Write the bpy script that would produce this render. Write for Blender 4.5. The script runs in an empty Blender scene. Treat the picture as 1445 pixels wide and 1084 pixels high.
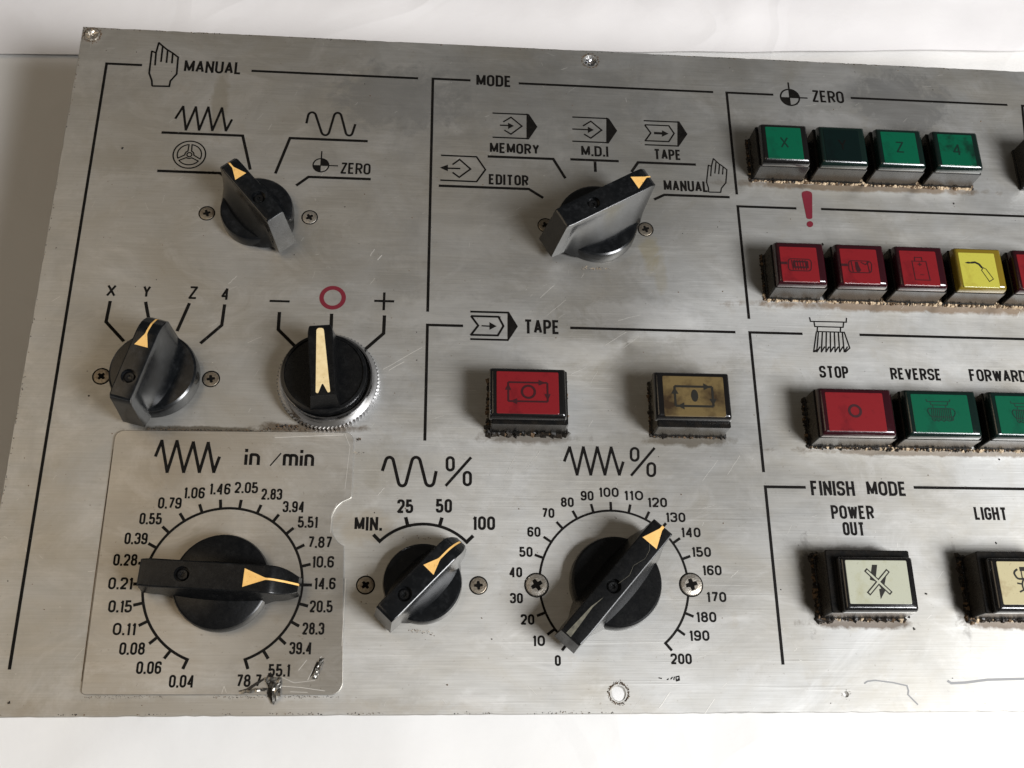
import bpy, bmesh, math, random
from mathutils import Vector, Matrix, noise
random.seed(7)
MM = 0.001
sc = bpy.context.scene
C = sc.collection
R = math.radians

# ---------------------------------------------------------------- camera, lamps, world, exposure
cam_d = bpy.data.cameras.new('camera')
cam = bpy.data.objects.new('camera', cam_d)
C.objects.link(cam)
RX, RY, RZ = 0.371178, -0.082607, -0.008824
cam.matrix_world = (Matrix.Translation((0, 0, 0.320)) @ Matrix.Rotation(RZ, 4, 'Z') @ Matrix.Rotation(RY, 4, 'Y') @ Matrix.Rotation(RX, 4, 'X'))
cam_d.sensor_width = 36.0
cam_d.lens = 1472.78 / 1445 * 36
cam_d.clip_start = 0.01
cam_d.clip_end = 20
sc.camera = cam

sc.view_settings.view_transform = 'Standard'
sc.view_settings.look = 'None'
sc.view_settings.exposure = 0.0
sc.view_settings.gamma = 1.0
sc.view_settings.use_curve_mapping = False

w = bpy.data.worlds.new('World')
sc.world = w
w.use_nodes = True
w.node_tree.nodes['Background'].inputs[0].default_value = (0.95, 0.93, 0.88, 1)
w.node_tree.nodes['Background'].inputs[1].default_value = 0.065


def area(name, loc, target, sx, sy, watts, col):
    d = bpy.data.lights.new(name, 'AREA')
    d.shape = 'RECTANGLE'
    d.size = sx
    d.size_y = sy
    d.energy = watts
    d.color = col
    o = bpy.data.objects.new(name, d)
    C.objects.link(o)
    o.location = loc
    o.rotation_euler = (Vector(target) - Vector(loc)).to_track_quat('-Z', 'Y').to_euler()
    return o


# the window to the lower right of the bench, and the weak bounce of the room's far side
area('window_light', (0.66, -0.27, 0.72), (0.10, 0.10, 0), 0.32, 0.42, 17.2, (0.97, 0.98, 1.0))
area('room_bounce', (-0.62, 0.25, 0.95), (-0.08, 0.12, 0), 0.7, 0.6, 1.8, (1.0, 0.80, 0.56))


# ---------------------------------------------------------------- materials
def mat(name):
    m = bpy.data.materials.new(name)
    m.use_nodes = True
    nt = m.node_tree
    b = nt.nodes['Principled BSDF']
    return m, nt, b


def N(nt, typ, **kw):
    n = nt.nodes.new(typ)
    for k, v in kw.items():
        if k.startswith('i_'):
            n.inputs[k[2:].replace('_', ' ')].default_value = v
        else:
            setattr(n, k, v)
    return n


def coords(nt, scale=(1000, 1000, 1000), rot=0, loc=(0, 0, 0)):
    tc = N(nt, 'ShaderNodeTexCoord')
    mp = N(nt, 'ShaderNodeMapping')
    mp.inputs['Scale'].default_value = scale
    mp.inputs['Rotation'].default_value = (0, 0, rot)
    mp.inputs['Location'].default_value = loc
    nt.links.new(tc.outputs['Object'], mp.inputs[0])
    return mp.outputs[0]


def noise_tex(nt, vec, scale, detail=3, rough=0.55, dist=0.0):
    n = N(nt, 'ShaderNodeTexNoise')
    n.inputs['Scale'].default_value = scale
    n.inputs['Detail'].default_value = detail
    n.inputs['Roughness'].default_value = rough
    n.inputs['Distortion'].default_value = dist
    nt.links.new(vec, n.inputs['Vector'])
    return n.outputs[0]


def ramp(nt, fac, stops):
    r = N(nt, 'ShaderNodeValToRGB')
    el = r.color_ramp.elements
    while len(el) < len(stops):
        el.new(0.5)
    for e, (p, c) in zip(el, stops):
        e.position = p
        e.color = (c, c, c, 1) if not isinstance(c, tuple) else (*c, 1)
    nt.links.new(fac, r.inputs[0])
    return r.outputs[0]


def mix(nt, fac, a, b, mode='MIX'):
    m = N(nt, 'ShaderNodeMix', data_type='RGBA', blend_type=mode)
    for sock, v in ((0, fac), (6, a), (7, b)):
        if hasattr(v, 'links'):
            nt.links.new(v, m.inputs[sock])
        elif isinstance(v, tuple):
            m.inputs[sock].default_value = (*v, 1)
        else:
            m.inputs[sock].default_value = v
    return m.outputs[2]


def mth(nt, op, a, b=None):
    m = N(nt, 'ShaderNodeMath', operation=op)
    for i, v in enumerate((a, b)):
        if v is None:
            continue
        if hasattr(v, 'links'):
            nt.links.new(v, m.inputs[i])
        else:
            m.inputs[i].default_value = v
    return m.outputs[0]


def bump(nt, b, h, strength, dist):
    n = N(nt, 'ShaderNodeBump')
    n.inputs['Strength'].default_value = strength
    n.inputs['Distance'].default_value = dist
    nt.links.new(h, n.inputs['Height'])
    nt.links.new(n.outputs[0], b.inputs['Normal'])


def spot(nt, v, warp, cx, cy, rx, ry, soft=0.5):
    """mask of one stain or shading spot at cx, cy (mm), its edge broken up by noise"""
    d = N(nt, 'ShaderNodeVectorMath', operation='SUBTRACT')
    nt.links.new(v, d.inputs[0])
    d.inputs[1].default_value = (cx, cy, 0)
    e = N(nt, 'ShaderNodeVectorMath', operation='MULTIPLY')
    nt.links.new(d.outputs[0], e.inputs[0])
    e.inputs[1].default_value = (1 / rx, 1 / ry, 0)
    l = N(nt, 'ShaderNodeVectorMath', operation='LENGTH')
    nt.links.new(e.outputs[0], l.inputs[0])
    t = mth(nt, 'ADD', l.outputs['Value'], mth(nt, 'MULTIPLY', mth(nt, 'SUBTRACT', warp, 0.42), 2.2))
    return ramp(nt, mth(nt, 'MULTIPLY', t, 0.5), [(0.45, 1.0), (0.45 + soft * 0.6, 0.0)])


def metal_panel(name, base, stain, rough, seed, brush=1.0, stains_and_shading=()):
    m, nt, b = mat(name)
    v = coords(nt, loc=(seed, seed * 2, 0))
    vb = coords(nt, (45, 2600, 1000), 0.0, (seed, 0, 0))
    fine = noise_tex(nt, vb, 1.0, 6, 0.7)
    cloud = noise_tex(nt, v, 0.022, 5, 0.6, 0.8)
    smear = noise_tex(nt, coords(nt, (300, 1000, 1000), 0.45), 0.09, 5, 0.65, 1.5)
    blot = noise_tex(nt, v, 0.12, 6, 0.7, 0.4)
    speck = noise_tex(nt, v, 0.9, 2, 0.5)
    col = mix(nt, ramp(nt, cloud, [(0.38, 0.0), (0.66, 0.9)]), base, stain)
    col = mix(nt, ramp(nt, blot, [(0.58, 0.0), (0.78, 0.35)]), col, (0.36, 0.31, 0.23))
    col = mix(nt, mth(nt, 'MULTIPLY', ramp(nt, speck, [(0.70, 0.0), (0.76, 1.0)]), 0.35), col, (0.16, 0.12, 0.08))
    col = mix(nt, 0.30 * brush, col, ramp(nt, fine, [(0.3, 0.30), (0.7, 0.95)]), 'SOFT_LIGHT')
    wipe = noise_tex(nt, coords(nt, (700, 1300, 1000), -0.25, (seed, 9, 0)), 0.035, 7, 0.72, 2.2)
    col = mix(nt, ramp(nt, wipe, [(0.50, 0.0), (0.66, 0.32)]), col, (0.70, 0.69, 0.67))
    col = mix(nt, ramp(nt, noise_tex(nt, coords(nt, (1000, 600, 1000), 0.2, (5, seed, 0)), 0.03, 6, 0.7, 1.4), [(0.50, 0.0), (0.70, 0.42)]), col, (0.36, 0.35, 0.325))
    v0 = coords(nt)
    warp = noise_tex(nt, v0, 0.16, 6, 0.7, 0.5)
    for (cx, cy, rx, ry, f, c, soft) in stains_and_shading:
        col = mix(nt, mth(nt, 'MULTIPLY', spot(nt, v0, warp, cx, cy, rx, ry, soft), f), col, c)
    nt.links.new(col, b.inputs['Base Color'])
    b.inputs['Metallic'].default_value = 0.86
    b.inputs['Specular IOR Level'].default_value = 0.35
    b.inputs['Anisotropic'].default_value = 0.3
    rr = mth(nt, 'ADD', rough - 0.14, mth(nt, 'MULTIPLY', smear, 0.20))
    rr = mth(nt, 'ADD', rr, mth(nt, 'MULTIPLY', fine, 0.08))
    nt.links.new(rr, b.inputs['Roughness'])
    # hairline scratches running three ways plus the brushing
    hs = mth(nt, 'MULTIPLY', fine, 0.5)
    for k, (rot, sx) in enumerate(((0.62, 10), (-0.95, 12), (1.25, 9))):
        sv = coords(nt, (sx, 420, 1000), rot, (k * 17 + seed, 3, 0))
        s = noise_tex(nt, sv, 1.0, 2, 0.5)
        hs = mth(nt, 'ADD', hs, mth(nt, 'MULTIPLY', ramp(nt, s, [(0.66, 0.0), (0.70, 1.0)]), 0.55))
    hs = mth(nt, 'ADD', hs, mth(nt, 'MULTIPLY', blot, 0.8))
    bump(nt, b, hs, 0.12, 0.00010)
    return m


M_PANEL = metal_panel('brushed_aluminium', (0.49, 0.485, 0.465), (0.42, 0.395, 0.345), 0.50, 3.0, stains_and_shading=[
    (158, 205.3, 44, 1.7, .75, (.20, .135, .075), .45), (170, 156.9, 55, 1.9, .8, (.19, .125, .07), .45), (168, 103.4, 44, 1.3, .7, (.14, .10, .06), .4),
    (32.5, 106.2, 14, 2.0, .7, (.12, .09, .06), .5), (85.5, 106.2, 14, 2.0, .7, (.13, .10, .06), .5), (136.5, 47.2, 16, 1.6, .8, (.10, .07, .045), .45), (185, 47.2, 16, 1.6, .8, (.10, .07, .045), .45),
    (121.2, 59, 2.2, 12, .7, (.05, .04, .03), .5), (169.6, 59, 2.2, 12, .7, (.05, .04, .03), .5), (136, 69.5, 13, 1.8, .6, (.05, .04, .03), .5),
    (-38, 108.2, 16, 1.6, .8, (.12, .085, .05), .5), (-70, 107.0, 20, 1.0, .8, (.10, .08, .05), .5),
    (-76.5, 230, 2.6, 15, .45, (.33, .29, .21), .5), (76.5, 176, 3.0, 7, .45, (.46, .39, .22), .5), (80, 168, 2.0, 8, .3, (.44, .38, .24), .5),
    (30, 190, 14, 20, .25, (.30, .275, .23), .7), (-110, 205, 9, 5, .3, (.33, .30, .24), .5), (-100, 215, 12, 16, .22, (.34, .31, .25), .6),
    (-18, 76, 9, 5, .35, (.34, .27, .17), .5), (-14, 96, 7, 8, .2, (.34, .30, .22), .5), (-35, 165, 18, 5, .18, (.34, .30, .24), .5),
    (176, 243, 20, 15, .7, (.31, .305, .295), .3), (150, 232, 16, 6, .6, (.70, .69, .67), .5), (150, 256, 10, 8, .35, (.68, .67, .65), .5), (112, 258, 13, 7, .3, (.36, .35, .33), .5),
    (-14, 236, 22, 13, .6, (.31, .31, .305), .4), (40, 240, 40, 14, .4, (.33, .33, .32), .6), (75, 215, 30, 14, .3, (.34, .34, .32), .6), (8, 150, 26, 6, .45, (.66, .65, .62), .5), (72, 150, 20, 7, .5, (.66, .655, .64), .45), (95, 139, 13, 6, .35, (.68, .67, .65), .4),  # first three grey spots paint in the upper centre's dark reflection, with its smudges
    (46, 137, 18, 5, .3, (.66, .65, .63), .45), (-2, 180, 26, 14, .18, (.64, .63, .6), .5), (-112, 60, 10, 30, .25, (.38, .34, .27), .6), (-60, 22.5, 60, 2.6, .3, (.34, .29, .22), .5)])
M_DIAL = metal_panel('foil_plate_aluminium', (0.47, 0.45, 0.41), (0.40, 0.365, 0.31), 0.45, 41.0, 0.6)


def plain(name, col, rough, metallic=0.0, coat=0.0, bs=0.0, bscale=1.2, var=None, spec=0.5):
    m, nt, b = mat(name)
    v = coords(nt)
    b.inputs['Base Color'].default_value = (*col, 1)
    b.inputs['Metallic'].default_value = metallic
    b.inputs['Roughness'].default_value = rough
    b.inputs['Coat Weight'].default_value = coat
    b.inputs['Coat Roughness'].default_value = 0.12
    b.inputs['Specular IOR Level'].default_value = spec
    n = noise_tex(nt, v, bscale, 4, 0.6)
    if var:
        nt.links.new(mix(nt, ramp(nt, noise_tex(nt, v, bscale * 0.35, 4, 0.6), [(0.38, 0.0), (0.68, 1.0)]), col, var), b.inputs['Base Color'])
    r2 = mth(nt, 'ADD', rough - 0.06, mth(nt, 'MULTIPLY', n, 0.16))
    nt.links.new(r2, b.inputs['Roughness'])
    if bs:
        bump(nt, b, n, bs, 0.0002)
    return m


M_INK = plain('black_print', (0.0035, 0.003, 0.0025), 0.55, var=(0.007, 0.006, 0.005), spec=0.12)
_nt = M_INK.node_tree
_b = _nt.nodes['Principled BSDF']
_old = _b.inputs['Base Color'].links[0].from_socket
_v = coords(_nt)
_wear = mth(_nt, 'MULTIPLY', ramp(_nt, noise_tex(_nt, _v, 1.7, 4, 0.7), [(0.66, 0.0), (0.72, 1.0)]), ramp(_nt, noise_tex(_nt, _v, 0.06, 2, 0.5), [(0.42, 0.15), (0.62, 1.0)]))
_nt.links.new(mix(_nt, _wear, _old, (0.30, 0.28, 0.25)), _b.inputs['Base Color'])
M_RED_INK = plain('dark_red_print', (0.13, 0.008, 0.018), 0.45)
M_SCUFF = plain('grey_scuff', (0.22, 0.22, 0.22), 0.5, 0.4)
M_SCRATCH = plain('bright_scratch', (0.74, 0.72, 0.67), 0.4, 0.6)
M_KNOB = plain('black_bakelite', (0.0028, 0.0033, 0.004), 0.21, coat=0.12, bs=0.03, bscale=0.5, var=(0.006, 0.0065, 0.007), spec=0.42)
M_KNOB_MATT = plain('matt_black_plastic', (0.003, 0.0032, 0.0036), 0.27, bs=0.05, bscale=1.6, var=(0.006, 0.006, 0.006), spec=0.3)
M_GOLD = plain('amber_pointer_paint', (0.82, 0.50, 0.16), 0.5, bs=0.2, var=(0.76, 0.43, 0.12))
M_WORN = plain('worn_pale_paint', (0.13, 0.12, 0.085), 0.6, bs=0.2, var=(0.03, 0.028, 0.02))
M_CREAM = plain('cream_pointer_paint', (0.78, 0.62, 0.34), 0.5, bs=0.2, var=(0.66, 0.50, 0.25))
M_HOUSING = plain('black_button_housing', (0.005, 0.005, 0.005), 0.24, bs=0.03, bscale=1.0, var=(0.012, 0.010, 0.008), spec=0.28)
M_CHROME = plain('worn_chrome', (0.55, 0.55, 0.57), 0.13, 1.0, bs=0.05)
M_SCREW = plain('dull_screw_metal', (0.34, 0.30, 0.24), 0.42, 0.9, bs=0.4, bscale=2.0, var=(0.20, 0.16, 0.12))
M_SCREW_BRIGHT = plain('nickel_screw_metal', (0.62, 0.58, 0.52), 0.34, 0.9, bs=0.3, bscale=2.0, var=(0.42, 0.37, 0.30))
M_DARK = plain('dark_recess', (0.003, 0.0025, 0.002), 0.7, spec=0.1)
M_GRIME_BLACK = plain('black_grime', (0.006, 0.005, 0.004), 0.45, var=(0.025, 0.018, 0.012))
M_GRIME_BROWN = plain('brown_grime', (0.12, 0.075, 0.04), 0.8)
M_GRIME_TAN = plain('tan_grime', (0.55, 0.43, 0.29), 0.8)
M_EDGE = plain('bare_cut_metal', (0.42, 0.40, 0.36), 0.30, 0.9, var=(0.05, 0.045, 0.04), bscale=2.2)


def worn(m, scale, lo, hi, amount, col):
    nt_ = m.node_tree
    b_ = nt_.nodes['Principled BSDF']
    old = b_.inputs['Base Color'].links[0].from_socket
    v_ = coords(nt_)
    f_ = mth(nt_, 'MULTIPLY', ramp(nt_, noise_tex(nt_, v_, scale, 5, 0.75), [(lo, 0.0), (hi, 1.0)]), amount)
    nt_.links.new(mix(nt_, f_, old, col), b_.inputs['Base Color'])


worn(M_GOLD, 1.3, 0.60, 0.68, 0.75, (0.12, 0.07, 0.03))
worn(M_CREAM, 1.1, 0.60, 0.70, 0.6, (0.25, 0.17, 0.08))
worn(M_KNOB, 0.35, 0.50, 0.80, 0.8, (0.022, 0.023, 0.025))
worn(M_KNOB, 2.6, 0.66, 0.74, 0.6, (0.05, 0.05, 0.048))
worn(M_KNOB_MATT, 0.5, 0.52, 0.8, 0.8, (0.016, 0.016, 0.016))
worn(M_KNOB_MATT, 2.6, 0.66, 0.74, 0.6, (0.045, 0.042, 0.038))


def lens_mat(name, col, dirt, lo=0.52, hi=0.75, scale=0.14):
    m, nt, b = mat(name)
    v = coords(nt)
    d = noise_tex(nt, v, scale, 4, 0.6)
    f = noise_tex(nt, v, 2.5, 2, 0.5)
    c = mix(nt, ramp(nt, d, [(lo, 0.0), (hi, 1.0)]), col, dirt)
    c = mix(nt, mth(nt, 'MULTIPLY', ramp(nt, f, [(0.68, 0.0), (0.74, 1.0)]), 0.5), c, tuple(x * 0.5 for x in dirt))
    nt.links.new(c, b.inputs['Base Color'])
    b.inputs['Roughness'].default_value = 0.4
    b.inputs['Specular IOR Level'].default_value = 0.2
    b.inputs['Coat Weight'].default_value = 0.25
    b.inputs['Coat Roughness'].default_value = 0.08
    bump(nt, b, d, 0.1, 0.0005)
    return m


def cap_mat(name, col):
    m, nt, b = mat(name)
    v = coords(nt)
    n = noise_tex(nt, v, 0.8, 4, 0.6)
    b.inputs['Base Color'].default_value = (*col, 1)
    b.inputs['Coat Weight'].default_value = 0.5
    b.inputs['Coat Roughness'].default_value = 0.1
    nt.links.new(mth(nt, 'ADD', 0.12, mth(nt, 'MULTIPLY', n, 0.2)), b.inputs['Roughness'])
    bump(nt, b, n, 0.25, 0.0002)
    return m


L_RED = lens_mat('red_lens', (0.165, 0.009, 0.012), (0.085, 0.005, 0.008))
L_GREEN = lens_mat('green_lens', (0.001, 0.074, 0.036), (0.002, 0.040, 0.023))
L_GREEN_DARK = lens_mat('unlit_green_lens', (0.001, 0.006, 0.0055), (0.001, 0.003, 0.003))
L_GREEN_HALF = lens_mat('stained_green_lens', (0.001, 0.070, 0.034), (0.003, 0.015, 0.010), 0.46, 0.60, 0.09)
L_YELLOW = lens_mat('yellow_lens', (0.40, 0.37, 0.055), (0.27, 0.21, 0.03), 0.55, 0.8)
L_CREAM = lens_mat('cream_lens', (0.38, 0.385, 0.30), (0.32, 0.31, 0.20))
L_CREAM_DIRTY = lens_mat('dirty_cream_lens', (0.42, 0.37, 0.22), (0.20, 0.13, 0.06), 0.56, 0.75, 0.1)
L_AMBER = lens_mat('dirty_amber_lens', (0.125, 0.088, 0.036), (0.030, 0.018, 0.009), 0.40, 0.62, 0.10)
CAP_BLACK = cap_mat('black_cap', (0.005, 0.0045, 0.0045))
CAP_RED = cap_mat('dark_red_cap', (0.022, 0.0025, 0.005))
CAP_GREEN = cap_mat('dark_green_cap', (0.0025, 0.010, 0.008))
CAP_YELLOW = cap_mat('amber_yellow_cap', (0.16, 0.11, 0.010))
M_LENS_INK_R = plain('dark_red_symbol', (0.028, 0.003, 0.005), 0.4)
M_LENS_INK_G = plain('dark_green_symbol', (0.001, 0.017, 0.010), 0.4)
M_LENS_INK_B = plain('grey_black_symbol', (0.016, 0.015, 0.012), 0.45, spec=0.2)


def paper_mat(name, col, warm):
    m, nt, b = mat(name)
    v = coords(nt, (10, 10, 10))
    c = mix(nt, ramp(nt, noise_tex(nt, v, 0.9, 4, 0.6), [(0.42, 0.0), (0.72, 1.0)]), col, warm)
    nt.links.new(c, b.inputs['Base Color'])
    b.inputs['Roughness'].default_value = 0.7
    b.inputs['Specular IOR Level'].default_value = 0.25
    bump(nt, b, mth(nt, 'ADD', noise_tex(nt, v, 3.0, 5, 0.6), mth(nt, 'MULTIPLY', ramp(nt, mth(nt, 'ABSOLUTE', mth(nt, 'SUBTRACT', noise_tex(nt, v, 0.8, 2, 0.5, 0.6), 0.5)), [(0.0, 1.0), (0.03, 0.0)]), 0.5)), 0.25, 0.002)
    return m


M_PAPER = paper_mat('white_paper', (0.80, 0.775, 0.765), (0.74, 0.715, 0.71))
M_PAPER2 = paper_mat('cream_paper', (0.80, 0.785, 0.76), (0.76, 0.74, 0.71))
M_TABLE = paper_mat('table_top', (0.50, 0.47, 0.42), (0.42, 0.39, 0.34))


# ---------------------------------------------------------------- helpers
def link(name, me, m, parent=None, label=None, smooth=False, loc=None, rz=None):
    o = bpy.data.objects.new(name, me)
    C.objects.link(o)
    for x in (m if isinstance(m, (list, tuple)) else [m]):
        if x is not None:
            me.materials.append(x)
    if parent:
        o.parent = parent
    if label:
        o['label'] = label
    if loc:
        o.location = [v * MM for v in loc]
    if rz is not None:
        o.rotation_euler = (0, 0, rz)
    if smooth:
        me.polygons.foreach_set('use_smooth', [True] * len(me.polygons))
    return o


def fin(bm, name='mesh'):
    for v in bm.verts:
        v.co *= MM
    me = bpy.data.meshes.new(name)
    bm.normal_update()
    bm.to_mesh(me)
    bm.free()
    return me


def fillet(pts, closed):
    out = []
    n = len(pts)
    for i, p in enumerate(pts):
        r = p[2] if len(p) > 2 else 0
        if r <= 0 or (not closed and i in (0, n - 1)):
            out.append((p[0], p[1]))
            continue
        a = Vector(pts[i - 1][:2]); b = Vector(p[:2]); c = Vector(pts[(i + 1) % n][:2])
        u = a - b; v = c - b
        lu, lv = u.length, v.length
        u.normalize(); v.normalize()
        ang = u.angle(v)
        if ang > 3.0:
            out.append(tuple(b)); continue
        d = min(r / math.tan(ang / 2), lu * 0.499, lv * 0.499)
        r = d * math.tan(ang / 2)
        cen = b + (u + v).normalized() * (r / math.sin(ang / 2))
        p0 = b + u * d; p1 = b + v * d
        a0 = math.atan2(p0.y - cen.y, p0.x - cen.x); a1 = math.atan2(p1.y - cen.y, p1.x - cen.x)
        da = (a1 - a0 + math.pi) % (2 * math.pi) - math.pi
        for k in range(7):
            t = a0 + da * k / 6
            out.append((cen.x + r * math.cos(t), cen.y + r * math.sin(t)))
    return out


def ribbon(bm, pts, wd, z, closed=False):
    """a flat stroke; it is cut at sharp corners, whose two arms run past each other like a square joint"""
    q = []
    for p in fillet(pts, closed):
        if not q or math.dist(p, q[-1]) > 1e-3:
            q.append(Vector(p))
    if closed and (q[0] - q[-1]).length < 1e-3:
        q.pop()
    n = len(q)
    if n < 2:
        return

    def turn(i):
        return (q[i] - q[i - 1]).angle(q[(i + 1) % n] - q[i], 0)
    sharp = [i for i in (range(n) if closed else range(1, n - 1)) if turn(i) > 0.7]
    if not sharp:
        _strip(bm, q, wd, z, closed)
        return
    if closed:
        q = q[sharp[0]:] + q[:sharp[0]] + [q[sharp[0]]]
        cuts = [i - sharp[0] for i in sharp] + [n]
        ends = True
    else:
        cuts = [0] + sharp + [n - 1]
        ends = False
    m = len(q)
    for k, (i, j) in enumerate(zip(cuts, cuts[1:])):
        seg = [v.copy() for v in q[i:j + 1]]

        def ext(at):
            if not ends and at in (0, m - 1):
                return 0
            if ends and at in (0, m - 1):
                t = (q[-1] - q[-2]).angle(q[1] - q[0], 0)
            else:
                t = (q[at] - q[at - 1]).angle(q[at + 1] - q[at], 0)
            return wd / 2 * (math.tan(t / 2) if t < 1.8 else 0.55)
        seg[0] += (seg[0] - seg[1]).normalized() * ext(i)
        seg[-1] += (seg[-1] - seg[-2]).normalized() * ext(j)
        _strip(bm, seg, wd, z + .0004 * k, False)


def _strip(bm, q, wd, z, closed):
    n = len(q)
    L = []; Rr = []
    for i in range(n):
        b = q[i]
        if closed:
            a, c = q[i - 1], q[(i + 1) % n]
        else:
            a = q[i - 1] if i else None
            c = q[i + 1] if i < n - 1 else None
        d1 = (b - a).normalized() if a is not None else (c - b).normalized()
        d2 = (c - b).normalized() if c is not None else d1
        n1 = Vector((-d1.y, d1.x)); n2 = Vector((-d2.y, d2.x))
        mv = (n1 + n2).normalized()
        off = mv * (wd / 2 / max(mv.dot(n1), 0.5))
        L.append(bm.verts.new((b.x + off.x, b.y + off.y, z)))
        Rr.append(bm.verts.new((b.x - off.x, b.y - off.y, z)))
    for i in range(n if closed else n - 1):
        j = (i + 1) % n
        bm.faces.new((Rr[i], Rr[j], L[j], L[i]))


def fill(bm, pts, z):
    f = bm.faces.new([bm.verts.new((p[0], p[1], z)) for p in pts])
    f.normal_update()
    if f.normal.z < 0:
        f.normal_flip()


def circle(cx, cy, r, n=40, a0=0, a1=360):
    full = abs(a1 - a0) >= 360
    return [(cx + r * math.cos(R(a0 + (a1 - a0) * i / n)), cy + r * math.sin(R(a0 + (a1 - a0) * i / n))) for i in range(n if full else n + 1)]


# stroke letters of a condensed engraving face; (strokes, width factor); c = closed stroke
Q = 9
GL = {
    'A': ([[(0, 0), (.5, 1), (1, 0)], [(.2, .3), (.8, .3)]], 1.05),
    'D': ([['c', (0, 0), (1, 0, Q), (1, 1, Q), (0, 1)]], 1),
    'E': ([[(1, 1), (0, 1), (0, 0), (1, 0)], [(0, .52), (.85, .52)]], .85),
    'F': ([[(1, 1), (0, 1), (0, 0)], [(0, .52), (.85, .52)]], .85),
    'G': ([[(1, .72), (1, 1, Q), (0, 1, Q), (0, 0, Q), (1, 0, Q), (1, .46), (.55, .46)]], 1),
    'H': ([[(0, 0), (0, 1)], [(1, 0), (1, 1)], [(0, .52), (1, .52)]], 1),
    'I': ([[(.5, 0), (.5, 1)]], 0),
    'L': ([[(0, 1), (0, 0), (1, 0)]], .8),
    'M': ([[(0, 0), (0, 1), (.5, .12), (1, 1), (1, 0)]], 1.3),
    'N': ([[(0, 0), (0, 1), (1, 0), (1, 1)]], 1),
    'O': ([['c', (0, 0, Q), (1, 0, Q), (1, 1, Q), (0, 1, Q)]], 1),
    'P': ([[(0, 0), (0, 1), (1, 1, Q), (1, .44, Q), (0, .44)]], .95),
    'R': ([[(0, 0), (0, 1), (1, 1, Q), (1, .47, Q), (0, .47)], [(.5, .47), (1, 0)]], 1),
    'S': ([[(1, .74), (1, 1, Q), (0, 1, Q), (0, .52, Q), (1, .48, Q), (1, 0, Q), (0, 0, Q), (0, .26)]], 1),
    'T': ([[(0, 1), (1, 1)], [(.5, 0), (.5, 1)]], 1.1),
    'U': ([[(0, 1), (0, 0, Q), (1, 0, Q), (1, 1)]], 1),
    'V': ([[(0, 1), (.5, 0), (1, 1)]], 1),
    'W': ([[(0, 1), (.25, 0), (.5, .9), (.75, 0), (1, 1)]], 1.45),
    'X': ([[(0, 0), (1, 1)], [(0, 1), (1, 0)]], 1),
    'Y': ([[(0, 1), (.5, .46), (1, 1)], [(.5, .46), (.5, 0)]], 1),
    'Z': ([[(0, 1), (1, 1), (0, 0), (1, 0)]], .9),
    '0': ([['c', (0, 0, Q), (1, 0, Q), (1, 1, Q), (0, 1, Q)]], 1),
    '1': ([[(0, .80), (.9, 1), (.9, 0)]], .3),
    '2': ([[(0, .74), (0, 1, Q), (1, 1, Q), (1, .58), (0, 0), (1, 0)]], 1),
    '3': ([[(0, .76), (0, 1, Q), (1, 1, Q), (1, .53, Q), (.4, .53)], [(.4, .53), (1, .53, Q), (1, 0, Q), (0, 0, Q), (0, .24)]], 1),
    '4': ([[(.76, 0), (.76, 1), (0, .25), (1, .25)]], 1.05),
    '5': ([[(.92, 1), (.06, 1), (.06, .56), (1, .62, Q), (1, 0, Q), (0, 0, Q), (0, .24)]], 1),
    '6': ([[(1, .76), (1, 1, Q), (0, 1, Q), (0, 0, Q), (1, 0, Q), (1, .57, Q), (0, .57)]], 1),
    '7': ([[(0, 1), (1, 1), (.35, 0)]], .95),
    '8': ([['c', (0, 0, Q), (1, 0, Q), (1, .54, Q), (0, .54, Q)], ['c', (.05, .54, Q), (.95, .54, Q), (.95, 1, Q), (.05, 1, Q)]], 1),
    '9': ([[(0, .24), (0, 0, Q), (1, 0, Q), (1, 1, Q), (0, 1, Q), (0, .43, Q), (1, .43)]], 1),
    'i': ([[(.5, 0), (.5, .68)], [(.5, .86), (.5, 1)]], 0),
    'n': ([[(0, 0), (0, .68)], [(0, .48), (0, .68, 3), (1, .68, Q), (1, 0)]], .95),
    'm': ([[(0, 0), (0, .68)], [(0, .48), (0, .68, 3), (.5, .68, Q), (.5, 0)], [(.5, .48), (.5, .68, 3), (1, .68, Q), (1, 0)]], 1.75),
    '.': ([[(.5, -.06), (.5, .10)]], 0),
}


def text_into(bm, s, x0, x1, y, h, wd, z):
    base = 0.58 * h - wd
    gap = 0.20 * wd + 0.05 * h
    ws = [GL[ch][1] * base for ch in s]
    if len(s) == 1:
        ws = [x1 - x0 - wd]
        k = 1; gap = 0
    else:
        fixed = wd * len(s)
        k = (x1 - x0 - fixed) / (sum(ws) + gap * (len(s) - 1))
    x = x0
    for i, ch in enumerate(s):
        gw = ws[i] * k
        for st in GL[ch][0]:
            closed = st[0] == 'c'
            pp = []
            for p in (st[1:] if closed else st):
                r = 0
                if len(p) > 2:
                    r = (gw / 2) if p[2] == Q else p[2] * 0.1
                pp.append((x + wd / 2 + p[0] * gw, y + wd / 2 + p[1] * (h - wd), r))
            if ch in ('.',):
                pp = [(pp[0][0], y, 0), (pp[1][0], y + wd * 1.05, 0)]
            elif not closed and ch not in 'XVWAYM':
                # butt ends reach the cap line and the baseline
                for e, nb in ((0, 1), (-1, -2)):
                    a = Vector(pp[e][:2]); b = Vector(pp[nb][:2])
                    d = (a - b)
                    if abs(d.x) < 1e-6 and d.length > 0 and abs(p_end(st, e) % 1) < 1e-6:
                        a = a + d.normalized() * wd / 2
                        pp[e] = (a.x, a.y, 0)
            ribbon(bm, pp, wd, z, closed)
            z += 0.0015
        x += gw + wd + gap * k


def p_end(st, e):
    return st[e][1]


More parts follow.
